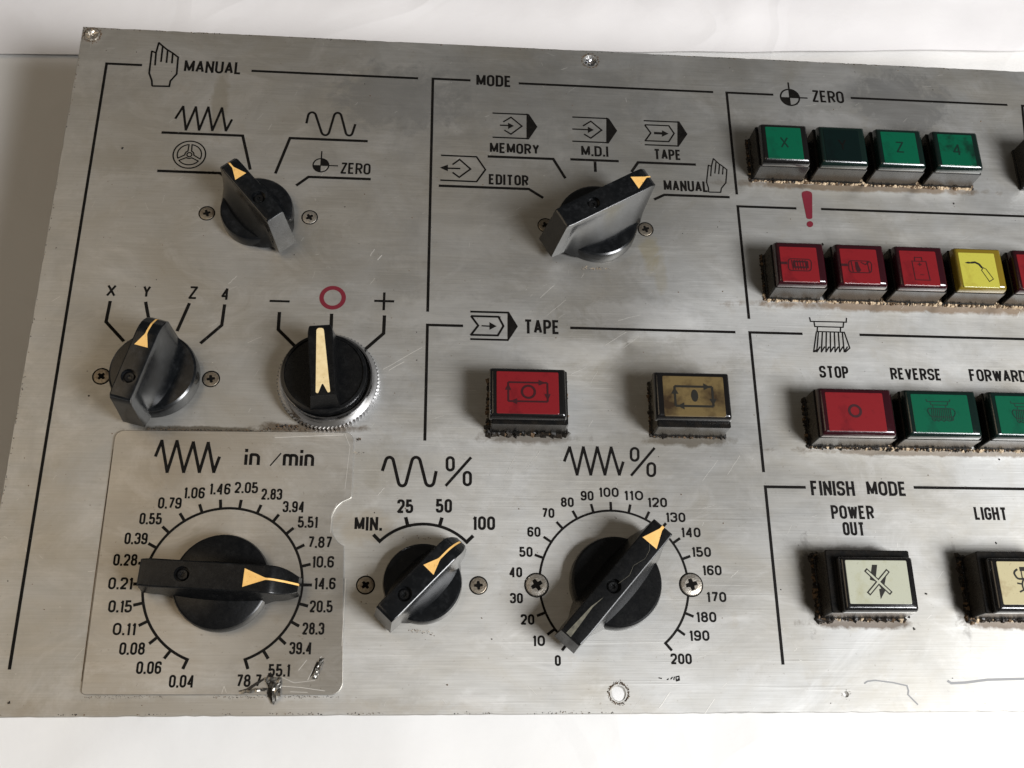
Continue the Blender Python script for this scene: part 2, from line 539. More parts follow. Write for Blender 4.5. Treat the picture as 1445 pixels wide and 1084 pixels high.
ZP = 0.06
PRINT = \
[
["text","MANUAL",-90.7,-70.21,243.21,5.29,0.72,""],
["text","ZERO",-32.46,-21.95,202.91,4.61,0.6,""],
["text","MODE",15.39,28.43,242.89,5.09,0.75,""],
["text","MEMORY",20.38,38.35,214.0,4.4,0.66,""],
["text","M.D.I",53.69,63.64,214.22,4.43,0.66,""],
["text","TAPE",80.45,90.61,214.02,4.46,0.66,""],
["text","EDITOR",19.97,34.2,200.75,4.34,0.66,""],
["text","MANUAL",83.34,99.77,200.85,4.51,0.66,""],
["text","X",-106.48,-103.38,152.51,4.49,0.62,""],
["text","Y",-94.84,-92.27,152.49,4.45,0.62,""],
["text","Z",-79.89,-77.02,152.47,4.7,0.62,""],
["text","4",-69.22,-66.73,152.55,4.34,0.62,""],
["text","TAPE",31.81,43.98,143.09,5.26,0.75,""],
["text","ZERO",143.26,155.72,242.3,5.47,0.7,""],
["text","STOP",132.68,142.9,129.47,4.41,0.66,""],
["text","REVERSE",157.71,175.75,129.39,4.38,0.66,""],
["text","FORWARD",185.82,206.32,129.46,4.5,0.66,""],
["text","FINISH",124.95,139.63,88.16,4.98,0.75,""],
["text","MODE",143.76,157.18,88.34,4.96,0.75,""],
["text","POWER",130.81,145.1,80.44,4.55,0.68,""],
["text","OUT",134.01,141.34,75.04,4.42,0.68,""],
["text","LIGHT",179.03,190.18,80.66,4.31,0.68,""],
["text","in",-56.88,-52.05,95.36,5.27,0.8,"d"],
["text","min",-45.0,-35.26,95.33,5.25,0.8,"d"],
["text","0.04",-72.73,-65.62,28.19,3.37,0.62,"d"],
["text","0.06",-82.39,-75.29,32.0,3.39,0.62,"d"],
["text","0.08",-87.85,-80.58,37.39,3.42,0.62,"d"],
["text","0.11",-90.41,-83.84,42.98,3.45,0.62,"d"],
["text","0.15",-92.52,-85.68,49.56,3.51,0.62,"d"],
["text","0.21",-93.38,-86.34,56.33,3.55,0.62,"d"],
["text","0.28",-92.83,-85.81,63.37,3.6,0.62,"d"],
["text","0.39",-90.35,-83.57,69.9,3.65,0.62,"d"],
["text","0.55",-86.68,-80.0,76.06,3.71,0.62,"d"],
["text","0.79",-81.71,-74.66,81.03,3.74,0.62,"d"],
["text","1.06",-74.28,-67.97,84.34,3.78,0.62,"d"],
["text","1.46",-66.66,-60.31,85.69,3.8,0.62,"d"],
["text","2.05",-59.08,-51.9,86.22,3.8,0.62,"d"],
["text","2.83",-50.78,-44.39,84.23,3.81,0.62,"d"],
["text","3.94",-43.95,-37.33,80.33,3.78,0.62,"d"],
["text","5.51",-39.01,-32.97,75.52,3.75,0.62,"d"],
["text","7.87",-35.61,-28.33,69.28,3.7,0.62,"d"],
["text","10.6",-33.98,-27.37,63.25,3.67,0.62,"d"],
["text","14.6",-32.97,-26.56,56.68,3.62,0.62,"d"],
["text","20.5",-33.88,-27.06,49.8,3.56,0.62,"d"],
["text","28.3",-35.63,-29.17,43.27,3.52,0.62,"d"],
["text","39.4",-39.07,-32.45,37.58,3.47,0.62,"d"],
["text","55.1",-44.68,-38.42,31.24,3.42,0.62,"d"],
["text","78.7",-53.66,-46.48,28.3,3.39,0.62,"d"],
["text","25",-8.79,-3.79,80.66,4.44,0.7,""],
["text","50",3.3,8.33,80.93,4.46,0.7,""],
["text","100",14.81,21.87,75.56,4.41,0.7,""],
["text","MIN.",-21.76,-13.27,75.0,4.35,0.7,""],
["text","0",39.74,41.54,34.33,2.97,0.62,""],
["text","10",33.1,36.87,40.14,3.01,0.62,""],
["text","20",29.57,33.73,46.47,3.04,0.62,""],
["text","30",26.38,30.33,52.88,3.08,0.62,""],
["text","40",26.21,30.2,60.84,3.13,0.62,""],
["text","50",29.43,33.54,67.2,3.18,0.62,""],
["text","60",32.0,36.14,73.56,3.23,0.62,""],
["text","70",36.65,40.67,79.66,3.27,0.62,""],
["text","80",42.81,46.94,83.27,3.3,0.62,""],
["text","90",49.24,53.39,85.46,3.32,0.62,""],
["text","100",55.12,61.54,86.69,3.32,0.62,""],
["text","110",63.25,69.45,85.74,3.32,0.62,""],
["text","120",70.77,77.06,83.55,3.31,0.62,""],
["text","130",76.35,82.7,78.75,3.29,0.62,""],
["text","140",80.99,87.24,73.91,3.26,0.62,""],
["text","150",83.98,90.12,67.67,3.22,0.62,""],
["text","160",86.96,93.07,61.89,3.19,0.62,""],
["text","170",87.66,93.87,53.56,3.12,0.62,""],
["text","180",83.91,90.22,47.4,3.09,0.62,""],
["text","190",81.33,87.59,41.78,3.05,0.62,""],
["text","200",75.1,81.6,34.84,3.0,0.62,""],
["lines","border_line",[[[-118.09,33.34],[-118.09,245.36],[-105.61,245.36]],[[-66.64,245.01],[-6.13,245.01]]],0.85,[],"ink",""],
["lines","border_line",[[[-0.67,150.19],[-0.67,245.15],[13.23,245.15]],[[31.17,244.8],[104.92,244.8]]],0.85,[],"ink",""],
["lines","border_line",[[[-0.64,104.56],[-0.64,145.31],[11.29,145.31]],[[47.59,145.6],[104.75,145.6]]],0.85,[],"ink",""],
["lines","border_line",[[[110.1,200.39],[110.1,244.84],[128.18,244.84]],[[158.47,244.97],[220.87,244.97]]],0.85,[],"ink",""],
["lines","border_line",[[[109.99,150.78],[109.99,195.44],[131.72,195.44]],[[140.93,195.57],[227.02,195.57]]],0.85,[],"ink",""],
["lines","border_line",[[[109.76,95.76],[109.76,145.65],[128.39,145.65]],[[148.7,145.83],[216.7,145.83]]],0.85,[],"ink",""],
["lines","border_line",[[[109.83,34.76],[109.83,90.84],[123.3,90.84]],[[159.81,91.33],[211.24,91.33]]],0.85,[],"ink",""],
["lines","border_line",[[[223.24,212.69],[226.85,244.9],[243.39,244.9]]],0.85,[],"ink",""],
["lines","selector_lead",[[[-95.63,217.03],[-67.48,217.03],[-63.71,203.15]]],0.9,[],"ink",""],
["lines","selector_lead",[[[-95.34,201.28],[-73.86,201.28],[-70.29,198.55]]],0.9,[],"ink",""],
["lines","selector_lead",[[[-54.97,201.95],[-50.9,216.82],[-23.44,216.82]]],0.9,[],"ink",""],
["lines","selector_lead",[[[-47.46,197.39],[-43.42,201.09],[-21.75,201.09]]],0.9,[],"ink",""],
["lines","selector_lead",[[[-104.82,150.96],[-105.21,143.4],[-98.7,136.62]]],0.95,[],"ink",""],
["lines","selector_lead",[[[-93.47,151.0],[-91.14,142.58]]],0.95,[],"ink",""],
["lines","selector_lead",[[[-79.3,150.95],[-82.24,140.7]]],0.95,[],"ink",""],
["lines","selector_lead",[[[-67.85,150.86],[-68.11,143.24],[-74.37,136.55]]],0.95,[],"ink",""],
["lines","selector_lead",[[[-49.77,148.61],[-49.71,142.23],[-43.95,136.46]]],1.0,[],"ink",""],
["lines","selector_lead",[[[-32.59,148.5],[-32.45,140.57]]],1.0,[],"ink",""],
["lines","selector_lead",[[[-15.06,148.39],[-15.11,141.79],[-21.46,135.36]]],1.0,[],"ink",""],
["lines","minus_sign",[[[-53.29,152.57],[-46.69,152.57]]],0.7,[],"ink",""],
["lines","plus_sign",[[[-18.66,153.68],[-12.0,153.68]],[[-15.39,156.92],[-15.39,150.27]]],0.75,[],"ink",""],
["lines","selector_lead",[[[19.58,212.41],[43.33,212.41],[47.57,204.44]]],0.9,[],"ink",""],
["lines","selector_lead",[[[71.78,208.21],[74.45,212.39],[95.86,212.39]]],0.9,[],"ink",""],
["lines","selector_lead",[[[79.45,197.02],[83.31,199.11],[107.33,199.11]]],0.9,[],"ink",""],
["lines","selector_lead",[[[2.23,199.45],[34.26,199.45],[39.37,196.01]]],0.9,[],"ink",""],
["lines","selector_lead",[[[49.58,212.56],[67.33,212.56]],[[58.59,212.61],[58.59,207.63]]],0.9,[],"ink",""],
["lines","hand_symbol",[[[-101.05,236.5],[-101.43,238.78],[-102.73,242.02],[-102.77,245.12],[-102.89,251.68],[-101.32,251.06],[-101.06,245.45]],[[-101.32,251.06],[-100.82,255.59],[-99.27,254.18],[-99.12,247.11]],[[-99.27,254.18],[-97.32,252.48],[-97.15,246.83]],[[-97.2,252.48],[-95.37,251.25],[-95.2,246.71]],[[-95.37,251.25],[-93.3,249.56],[-93.03,242.17],[-94.93,238.98],[-95.06,236.67],[-101.05,236.5]]],0.6,[],"ink",""],
["lines","hand_symbol",[[[99.73,200.94],[99.78,202.66],[99.28,205.12],[99.69,207.45],[100.54,212.37],[101.61,211.89],[101.0,207.68]],[[101.61,211.89],[102.62,215.28],[103.55,214.21],[102.66,208.91]],[[103.55,214.21],[104.74,212.91],[104.07,208.68]],[[104.83,212.92],[106.01,211.97],[105.49,208.57]],[[106.01,211.97],[107.28,210.69],[106.44,205.14],[104.59,202.75],[104.17,201.01],[99.73,200.94]]],0.42,[],"ink",""],
["lines","zigzag_symbol",[[[-91.51,222.96],[-89.3,228.32],[-87.37,218.48],[-84.86,228.32],[-82.8,218.63],[-80.48,228.47],[-78.2,218.7],[-75.7,228.41],[-73.48,218.79],[-71.75,223.72]]],0.75,[],"ink",""],
["lines","zigzag_symbol",[[[-84.2,97.6],[-82.78,102.86],[-80.07,92.66],[-78.12,102.85],[-75.07,92.74],[-73.09,102.51],[-70.29,92.81],[-68.49,102.42],[-65.9,92.88],[-64.6,97.93]]],0.85,[],"ink","d"],
["lines","zigzag_symbol",[[[44.25,98.29],[46.17,103.19],[48.31,93.95],[50.64,103.27],[52.74,94.02],[55.2,103.35],[57.35,94.09],[59.77,103.34],[62.04,94.16],[63.55,98.6]]],0.8,[],"ink",""],
["lines","sine_wave_symbol",[[[-45.52,223.3],[-45.13,226.64],[-45.01,227.12],[-44.81,227.53],[-44.52,227.85],[-44.18,228.06],[-43.81,228.15],[-43.43,228.1],[-43.07,227.92],[-42.75,227.63],[-42.49,227.24],[-42.32,226.78],[-40.04,219.96],[-39.87,219.51],[-39.62,219.13],[-39.3,218.84],[-38.94,218.66],[-38.56,218.62],[-38.19,218.7],[-37.85,218.91],[-37.57,219.23],[-37.36,219.63],[-37.24,220.1],[-35.93,226.97],[-35.82,227.42],[-35.62,227.8],[-35.35,228.1],[-35.03,228.3],[-34.68,228.38],[-34.33,228.34],[-33.99,228.17],[-33.69,227.9],[-33.45,227.54],[-33.3,227.11],[-31.4,220.04],[-31.26,219.65],[-31.04,219.32],[-30.77,219.07],[-30.45,218.92],[-30.12,218.87],[-29.8,218.95],[-29.5,219.13],[-29.26,219.4],[-29.07,219.76],[-28.96,220.16],[-28.15,223.86]]],0.75,[],"ink",""],
["lines","sine_wave_symbol",[[[-13.84,94.23],[-12.88,97.71],[-12.77,98.06],[-12.58,98.36],[-12.33,98.59],[-12.03,98.74],[-11.71,98.8],[-11.39,98.75],[-11.08,98.62],[-10.81,98.39],[-10.6,98.1],[-10.47,97.75],[-8.63,90.48],[-8.5,90.14],[-8.29,89.85],[-8.03,89.62],[-7.72,89.49],[-7.4,89.44],[-7.08,89.5],[-6.79,89.64],[-6.54,89.87],[-6.35,90.17],[-6.23,90.51],[-4.6,97.76],[-4.47,98.14],[-4.27,98.47],[-3.99,98.72],[-3.67,98.88],[-3.32,98.94],[-2.97,98.89],[-2.64,98.74],[-2.36,98.5],[-2.13,98.18],[-1.99,97.81],[-0.09,90.68],[0.05,90.31],[0.27,90.0],[0.55,89.76],[0.88,89.61],[1.23,89.57],[1.57,89.62],[1.89,89.78],[2.17,90.03],[2.38,90.35],[2.5,90.72],[3.18,94.49]]],0.9,[],"ink",""],
["lines","percent_sign",[[[6.56,97.96],[6.6,98.29],[6.75,98.6],[6.97,98.84],[7.26,99.0],[7.58,99.06],[7.9,99.01],[8.19,98.86],[8.42,98.63],[8.57,98.33],[8.62,97.99],[8.65,95.91],[8.6,95.58],[8.46,95.28],[8.23,95.03],[7.95,94.88],[7.63,94.82],[7.31,94.87],[7.02,95.02],[6.79,95.25],[6.64,95.55],[6.59,95.88],[6.56,97.96]],[[6.24,89.64],[14.26,99.23]],[[12.04,93.17],[12.09,93.5],[12.23,93.8],[12.46,94.04],[12.75,94.2],[13.06,94.26],[13.38,94.21],[13.67,94.06],[13.9,93.83],[14.05,93.53],[14.1,93.2],[14.11,91.14],[14.06,90.81],[13.92,90.51],[13.69,90.27],[13.41,90.11],[13.09,90.06],[12.78,90.11],[12.49,90.25],[12.26,90.48],[12.11,90.78],[12.06,91.11],[12.04,93.17]]],0.8,[],"ink",""],
["lines","percent_sign",[[[66.25,101.98],[66.33,102.36],[66.51,102.7],[66.79,102.98],[67.13,103.16],[67.5,103.23],[67.86,103.17],[68.19,103.0],[68.44,102.74],[68.59,102.4],[68.62,102.02],[68.53,100.24],[68.45,99.86],[68.26,99.52],[67.99,99.25],[67.65,99.07],[67.28,99.0],[66.92,99.06],[66.6,99.22],[66.35,99.49],[66.2,99.83],[66.16,100.2],[66.25,101.98]],[[65.84,93.88],[74.12,103.43]],[[71.45,96.93],[71.53,97.31],[71.72,97.65],[72.0,97.92],[72.34,98.1],[72.71,98.17],[73.07,98.11],[73.39,97.95],[73.64,97.68],[73.78,97.34],[73.82,96.97],[73.71,95.13],[73.63,94.75],[73.44,94.41],[73.17,94.14],[72.83,93.96],[72.46,93.9],[72.1,93.95],[71.78,94.12],[71.53,94.38],[71.38,94.72],[71.35,95.09],[71.45,96.93]]],0.75,[],"ink",""],
["lines","slash_mark",[[[-48.8,95.19],[-45.69,99.37]]],0.35,[],"ink","d"],
["wheel",[-85.12,208.33],5.8],
["target",[-39.41,206.04],2.96,[-39.61,211.89],[-33.42,206.09],0.45],
["target",[134.56,243.96],3.93,[134.63,250.81],[141.39,244.02],0.6],
["ring",[-32.57,154.41],4.4],
["lines","program_input_symbol",[[[21.38,231.12],[34.64,231.12]],[[21.36,220.66],[34.32,220.66]],[[25.28,227.45],[28.15,229.62],[32.12,225.95],[28.09,222.3],[25.67,223.9]],[[24.05,225.98],[27.63,225.98]]],0.5,[[[33.91,231.57],[34.89,231.13],[37.83,225.94],[34.56,220.32],[33.75,220.28]],[[27.07,227.15],[29.26,225.91],[27.05,224.45]]],"ink",""],
["lines","program_input_symbol",[[[50.85,230.86],[64.27,230.86]],[[50.54,220.34],[63.66,220.34]],[[54.7,227.16],[57.67,229.35],[61.57,225.66],[57.4,221.98],[54.99,223.6]],[[50.7,225.62],[57.04,225.62]]],0.5,[[[63.55,231.3],[64.52,230.86],[67.36,225.65],[63.89,219.99],[63.07,219.95]],[[56.5,226.86],[58.68,225.61],[56.41,224.15]]],"ink",""],
["lines","punched_tape_symbol",[[[77.51,230.61],[90.48,230.61]],[[77.34,220.1],[89.77,220.1]],[[77.82,228.81],[86.85,228.81],[88.64,225.52],[86.4,221.85],[77.6,221.85],[79.87,225.29],[77.82,228.69]]],0.5,[[[90.26,230.97],[90.92,230.91],[93.65,225.47],[89.92,219.77],[89.5,219.76]],[[81.15,225.83],[84.15,225.78],[84.2,226.66],[86.54,225.32],[83.94,223.83],[84.09,224.81],[81.09,224.86]]],"ink",""],
["lines","punched_tape_symbol",[[[13.68,150.65],[26.69,150.65]],[[13.74,140.52],[26.61,140.52]],[[13.92,149.0],[23.23,149.0],[24.89,145.63],[22.97,142.09],[13.96,142.09],[16.37,145.55],[13.92,149.07]]],0.65,[[[26.31,151.04],[26.84,150.89],[29.78,145.61],[26.46,140.12],[26.23,140.11]],[[17.51,145.75],[20.17,145.66],[20.17,146.91],[22.61,145.48],[20.17,144.08],[20.17,145.16],[17.51,145.25]]],"ink",""],
["lines","program_output_symbol",[[[2.82,212.12],[15.58,212.05],[18.78,206.8],[15.61,201.68],[2.75,201.76]],[[7.0,208.4],[9.52,210.66],[13.45,206.84],[9.43,203.24],[7.04,205.16]],[[9.8,206.86],[4.64,206.81]]],0.55,[[[2.51,206.9],[5.34,208.33],[5.37,205.55]]],"ink",""],
["lines","exclamation_mark",[],0.5,[[[134.31,201.48],[134.54,202.17],[135.21,202.72],[136.47,203.03],[137.59,202.82],[138.15,202.33],[138.3,201.65],[137.23,191.83],[136.88,191.39],[136.18,191.2],[135.43,191.25],[135.02,191.65]],[[137.22,189.14],[137.1,188.7],[136.84,188.32],[136.49,188.02],[136.08,187.86],[135.66,187.84],[135.28,187.98],[134.99,188.24],[134.82,188.62],[134.8,189.04],[134.92,189.48],[135.17,189.87],[135.53,190.16],[135.94,190.33],[136.36,190.34],[136.74,190.21],[137.03,189.94],[137.2,189.57]]],"red_ink",""],
["lines","milling_cutter_symbol",[[[131.6,152.04],[131.77,150.45],[144.56,150.52],[144.85,152.2]],[[133.01,150.19],[133.1,148.53],[143.16,148.51],[143.61,150.34]],[[134.01,148.4],[133.75,146.81]],[[142.3,148.41],[141.97,146.89]],[[133.45,146.65],[143.35,146.63],[144.57,140.75],[142.75,139.14]],[[133.45,146.65],[131.57,139.0],[132.57,139.17]],[[134.14,146.52],[132.68,138.95],[134.12,140.99]],[[135.56,146.56],[134.3,138.99],[135.74,141.03]],[[136.98,146.6],[135.92,139.04],[137.36,141.08]],[[138.39,146.64],[137.54,139.08],[138.98,141.12]],[[139.81,146.68],[139.16,139.12],[140.61,141.16]],[[141.24,146.72],[140.78,139.16],[142.23,141.21]],[[142.66,146.76],[142.4,139.21],[143.86,141.25]],[[131.57,139.0],[133.01,139.92]]],0.42,[],"ink",""],
["lines","pen_mark",[[[134.63,29.15],[135.72,29.8],[138.25,30.08],[143.65,29.42],[148.02,28.48],[148.29,26.99],[147.93,25.87],[148.95,24.76],[150.66,22.9]]],0.45,[],"scuff",""],
["lines","pen_mark",[[[161.13,29.96],[162.21,29.21],[166.79,29.39],[174.04,30.23],[185.82,30.5],[191.5,30.69]]],0.75,[],"scuff",""],
["lines","handwritten_mark",[[[71.05,30.88],[72.01,30.7]],[[73.53,30.33],[74.13,30.6]],[[74.7,30.42],[75.32,31.15]],[[75.65,30.23],[75.91,31.25]],[[76.41,30.05],[76.39,31.15],[77.27,31.34],[77.39,30.23],[76.41,29.96],[77.33,30.78]]],0.3,[],"ink",""]]

# ---------------------------------------------------------------- the bench and the paper the panel lies on
def sheet(name, pts_fn, nx, ny, m, label=None, cat_=None, kind=None):
    bm = bmesh.new()
    g = [[bm.verts.new(pts_fn(i / nx, j / ny)) for i in range(nx + 1)] for j in range(ny + 1)]
    for j in range(ny):
        for i in range(nx):
            bm.faces.new((g[j][i], g[j][i + 1], g[j + 1][i + 1], g[j + 1][i]))
    o = link(name, fin(bm), m, smooth=True)
    if kind:
        o['kind'] = kind
    if label:
        o['label'] = label
    if cat_:
        o['category'] = cat_
    return o


def crease(x, y, s, sd):
    v = Vector((x / s + sd, y / s, sd))
    a = noise.noise(v)
    return 1 - min(1, abs(a) * 5)


def low(u, v):
    x = -700 + 1400 * u; y = -500 + 1300 * v
    z = -56 + 1.6 * noise.noise(Vector((x / 130, y / 110, 1))) + 0.9 * crease(x, y, 120, 4) + 0.5 * crease(x, y, 60, 24) + 0.22 * noise.noise(Vector((x / 22, y / 26, 9)))
    return (x, y, z)


def upp(u, v):
    x = -650 + 1300 * u
    y0 = 299.0 + 0.0632 * x + 1.2 * noise.noise(Vector((x / 40, 3, 3)))
    t = v ** 1.6
    y = y0 + (760 - y0) * t
    d = y - y0
    z = -52.2 + 3.0 * (1 - math.exp(-d / 18)) + 2.0 * noise.noise(Vector((x / 120, y / 60, 31))) * min(1, d / 25) + (1.1 * crease(x, y, 90, 14) + .5 * crease(x, y, 45, 34)) * min(1, d / 20)
    return (x, y, z)


bm = bmesh.new()
bmesh.ops.create_cube(bm, size=1)
for v in bm.verts:
    v.co = Vector((v.co.x * 1600, v.co.y * 1500 + 100, v.co.z * 30 - 76))
bench = link('tabletop', fin(bm), M_TABLE)
bench['kind'] = 'structure'
sheet('paper_sheet', low, 230, 210, M_PAPER2, 'large creased white paper sheet spread flat underneath the control panel', 'paper')
sheet('paper_sheet', upp, 200, 60, M_PAPER, 'pale pinkish white paper sheet lying beyond the upper edge of the panel, overlapping the other', 'paper')

# ---------------------------------------------------------------- the control panel
panel = bpy.data.objects.new('control_panel', None)
C.objects.link(panel)
panel.location = (0, 0, 0)
panel['label'] = 'worn brushed aluminium machine control panel with black rotary knobs, lit push buttons and printed symbols'
panel['category'] = 'control panel'


def plate_mesh(outline, holes, thick, top, bev=0.15):
    cu = bpy.data.curves.new('outline', 'CURVE')
    cu.dimensions = '2D'
    cu.fill_mode = 'BOTH'
    for poly in [outline] + holes:
        s = cu.splines.new('POLY')
        s.points.add(len(poly) - 1)
        for p, q in zip(s.points, poly):
            p.co = (q[0] * MM, q[1] * MM, 0, 1)
        s.use_cyclic_u = True
    cu.extrude = thick / 2 * MM - bev * MM
    cu.bevel_depth = bev * MM
    cu.bevel_resolution = 1
    o = bpy.data.objects.new('outline', cu)
    C.objects.link(o)
    bpy.context.view_layer.update()
    me = bpy.data.meshes.new_from_object(o.evaluated_get(bpy.context.evaluated_depsgraph_get()))
    bpy.data.objects.remove(o)
    for v in me.vertices:
        v.co.z += (top - thick / 2) * MM
    return me


def ragged(cx, cy, r, k=0.12, n=26):
    return [(cx + r * (1 + random.uniform(-k, k)) * math.cos(2 * math.pi * i / n), cy + r * (1 + random.uniform(-k, k)) * math.sin(2 * math.pi * i / n)) for i in range(n)]


hole_list = [ragged(58.5, 256.6, 2.5, .05), ragged(58.7, 26.4, 2.25, .05), ragged(128.5, 26.0, 1.0, .1, 14), ragged(-124.8, 257.8, 1.6, .1)]
out_l = []
# outline with a slightly nibbled edge
def edge(a, b, n, amp):
    r_ = []
    for i in range(n):
        t = i / n
        d = random.uniform(0, amp) if random.random() < 0.4 else 0
        nx, ny = (b[1] - a[1]), -(b[0] - a[0])
        l = math.hypot(nx, ny)
        r_.append((a[0] + (b[0] - a[0]) * t - nx / l * d, a[1] + (b[1] - a[1]) * t - ny / l * d))
    return r_
out_l = edge((-128.4, 20.3), (262, 21.2), 160, .22) + edge((262, 21.2), (262, 261.1), 60, .15) + edge((262, 261.1), (-128.4, 261.1), 170, .2) + edge((-128.4, 261.1), (-128.4, 20.3), 110, .18)
face = link('face_plate', plate_mesh(out_l, hole_list, 2.4, 0, 0.12), M_PANEL, panel)

PLATE = [(-94.6, 26.4, 0), (-96.9, 26.4, 2.2), (-97.2, 105.9, 2.6), (-23.4, 106.6, 2.8), (-23.1, 85.4, 1.0)]
arc = [(-23.1 - 5.9 * math.sin(t), 77.2 + 7.6 * math.cos(t)) for t in [0.45 + (math.pi - 0.75) * i / 14 for i in range(15)]]
pl = fillet(PLATE, True) + arc + fillet([(-23.0, 69.6, 0.8), (-23.1, 26.2, 3.4), (-30, 26.2, 0)], False)[1:]
dplate = link('dial_plate', plate_mesh(pl, [], 0.62, 0.66, 0.16), M_DIAL, panel, 'thin scratched foil plate with feed rate figures and a torn lower corner')
TOPD = 0.66


def prt(name, build, m, on_dial=False, label=None):
    bm_ = bmesh.new()
    build(bm_, ZP + (TOPD if on_dial else 0))
    return link(name, fin(bm_), m, dplate if on_dial else panel, label)


for e in PRINT:
    k = e[0]
    if k == 'text':
        _, s, x0, x1, y, h, wd, par = e
        if par == 'd' and s not in ('in', 'min'):
            h = 3.6
        if s.isdigit() and par == '' and x0 > 25 and y < 90 and s != '4':
            h = 3.2
        prt('lettering', lambda b, z: text_into(b, s, x0, x1, y, h, wd * (1.02 if h < 3.9 else 1.2), z), M_INK, par == 'd')
    elif k == 'lines':
        _, nm, strokes, wd, fills, mt, par = e

        def bl(b, z):
            for i, s in enumerate(strokes):
                cl = len(s) > 3 and math.dist(s[0], s[-1]) < 0.05
                ribbon(b, s[:-1] if cl else s, wd * (1.12 if nm != 'pen_mark' else 1), z + 0.0015 * i, cl)
            for i, f in enumerate(fills):
                fill(b, f, z + 0.02 + 0.0015 * i)
        if nm == 'border_line':
            for s1 in strokes:
                prt(nm, lambda b, z: ribbon(b, s1, wd * 1.12, z), M_INK)
            continue
        prt(nm, bl, {'ink': M_INK, 'red_ink': M_RED_INK, 'scuff': M_SCUFF}[mt], par == 'd', 'dark red exclamation mark printed between two black lines' if nm == 'exclamation_mark' else None)
    elif k == 'wheel':
        _, c, r = e

        def bw(b, z):
            cx, cy = c
            ribbon(b, circle(cx, cy, r - .25), .5, z, True)
            ribbon(b, circle(cx, cy, .85, 16), .45, z, True)
            for a in (90, 210, 330):
                g = 7
                ri, ro = 1.55, 4.15
                pts = circle(cx, cy, ro, 14, a + g, a + 120 - g) + [(cx + 1.9 * math.cos(R(a + 60)) * .8 + 1.2 * math.cos(R(q_)) * .55, cy + 1.9 * math.sin(R(a + 60)) * .8 + 1.2 * math.sin(R(q_)) * .55) for q_ in (a + 120, a + 60 + 0, a)]
                pts = circle(cx, cy, ro, 14, a + g, a + 120 - g) + circle(cx, cy, ri, 6, a + 120 - 24, a + 24)
                ribbon(b, pts, .45, z + .003, True)
        prt('handwheel_symbol', bw, M_INK)
    elif k == 'target':
        _, c, r, up, rt, wd = e

        def bt(b, z):
            cx, cy = c
            ribbon(b, circle(cx, cy, r - wd / 2), wd, z, True)
            for a in (0, 180):
                fill(b, [(cx, cy)] + circle(cx, cy, r - wd * .6, 12, a, a + 90), z + .003)
            ribbon(b, [(cx, cy), (cx, up[1])], wd, z + .006)
            ribbon(b, [(cx, cy), (rt[0], cy)], wd, z + .009)
        prt('zero_target_symbol', bt, M_INK)
    elif k == 'ring':
        _, c, r = e
        prt('ring_mark', lambda b, z: ribbon(b, circle(c[0], c[1], r - .72, 56), 1.45, z, True), M_RED_INK, False, 'dark red ring printed above the chrome ringed selector')


def scale_print(cx, cy, r, a_list, wd, tl, skip=()):
    def f(b, z):
        ribbon(b, circle(cx, cy, r, 90, a_list[0], a_list[-1]), wd, z)
        for i, a in enumerate(a_list):
            if i in skip:
                continue
            ca, sa = math.cos(R(a)), math.sin(R(a))
            ribbon(b, [(cx + (r - wd / 2) * ca, cy + (r - wd / 2) * sa), (cx + (r + tl) * ca, cy + (r + tl) * sa)], wd * 1.15, z + .004)
    return f


prt('dial_scale', scale_print(-59.9, 58.0, 23.4, [90 + 13.85 * (11.5 - i) for i in range(24)], .8, 2.9), M_INK, True)
prt('dial_scale', scale_print(58.8, 58.95, 23.3, [90 + 14.0 * (10 - i) for i in range(21)], .72, 2.9, (3, 4, 16, 17)), M_INK)
prt('dial_scale', scale_print(-.4, 58.3, 18.95, [135, 105, 75, 45], .95, 2.9), M_INK)


# ---------------------------------------------------------------- screws
def screw_mesh(r, dome, slot_rot):
    bm_ = bmesh.new()
    n = 28
    prof = [(r, -0.3), (r, dome * .35), (r * .93, dome * .75), (r * .6, dome), (0, dome * 1.06)]
    rings = []
    for (rr, z) in prof[:-1]:
        rings.append([bm_.verts.new((rr * math.cos(2 * math.pi * i / n), rr * math.sin(2 * math.pi * i / n), z)) for i in range(n)])
    for a, b in zip(rings, rings[1:]):
        for i in range(n):
            bm_.faces.new((a[i], a[(i + 1) % n], b[(i + 1) % n], b[i]))
    bm_.faces.new(rings[-1])
    return fin(bm_)


def cross_mesh(r, z, depth=.25):
    bm_ = bmesh.new()
    a, w_ = r * .52, r * .15
    pts = [(-w_, -a), (w_, -a), (w_ * 1.3, -w_ * 1.3), (a, -w_), (a, w_), (w_ * 1.3, w_ * 1.3), (w_, a), (-w_, a), (-w_ * 1.3, w_ * 1.3), (-a, w_), (-a, -w_), (-w_ * 1.3, -w_ * 1.3)]
    fill(bm_, pts, z)
    return fin(bm_)


def gap_mesh(r0, r1, z):
    bm_ = bmesh.new()
    ribbon(bm_, circle(0, 0, (r0 + r1) / 2, 32), r1 - r0, z, True)
    return fin(bm_)


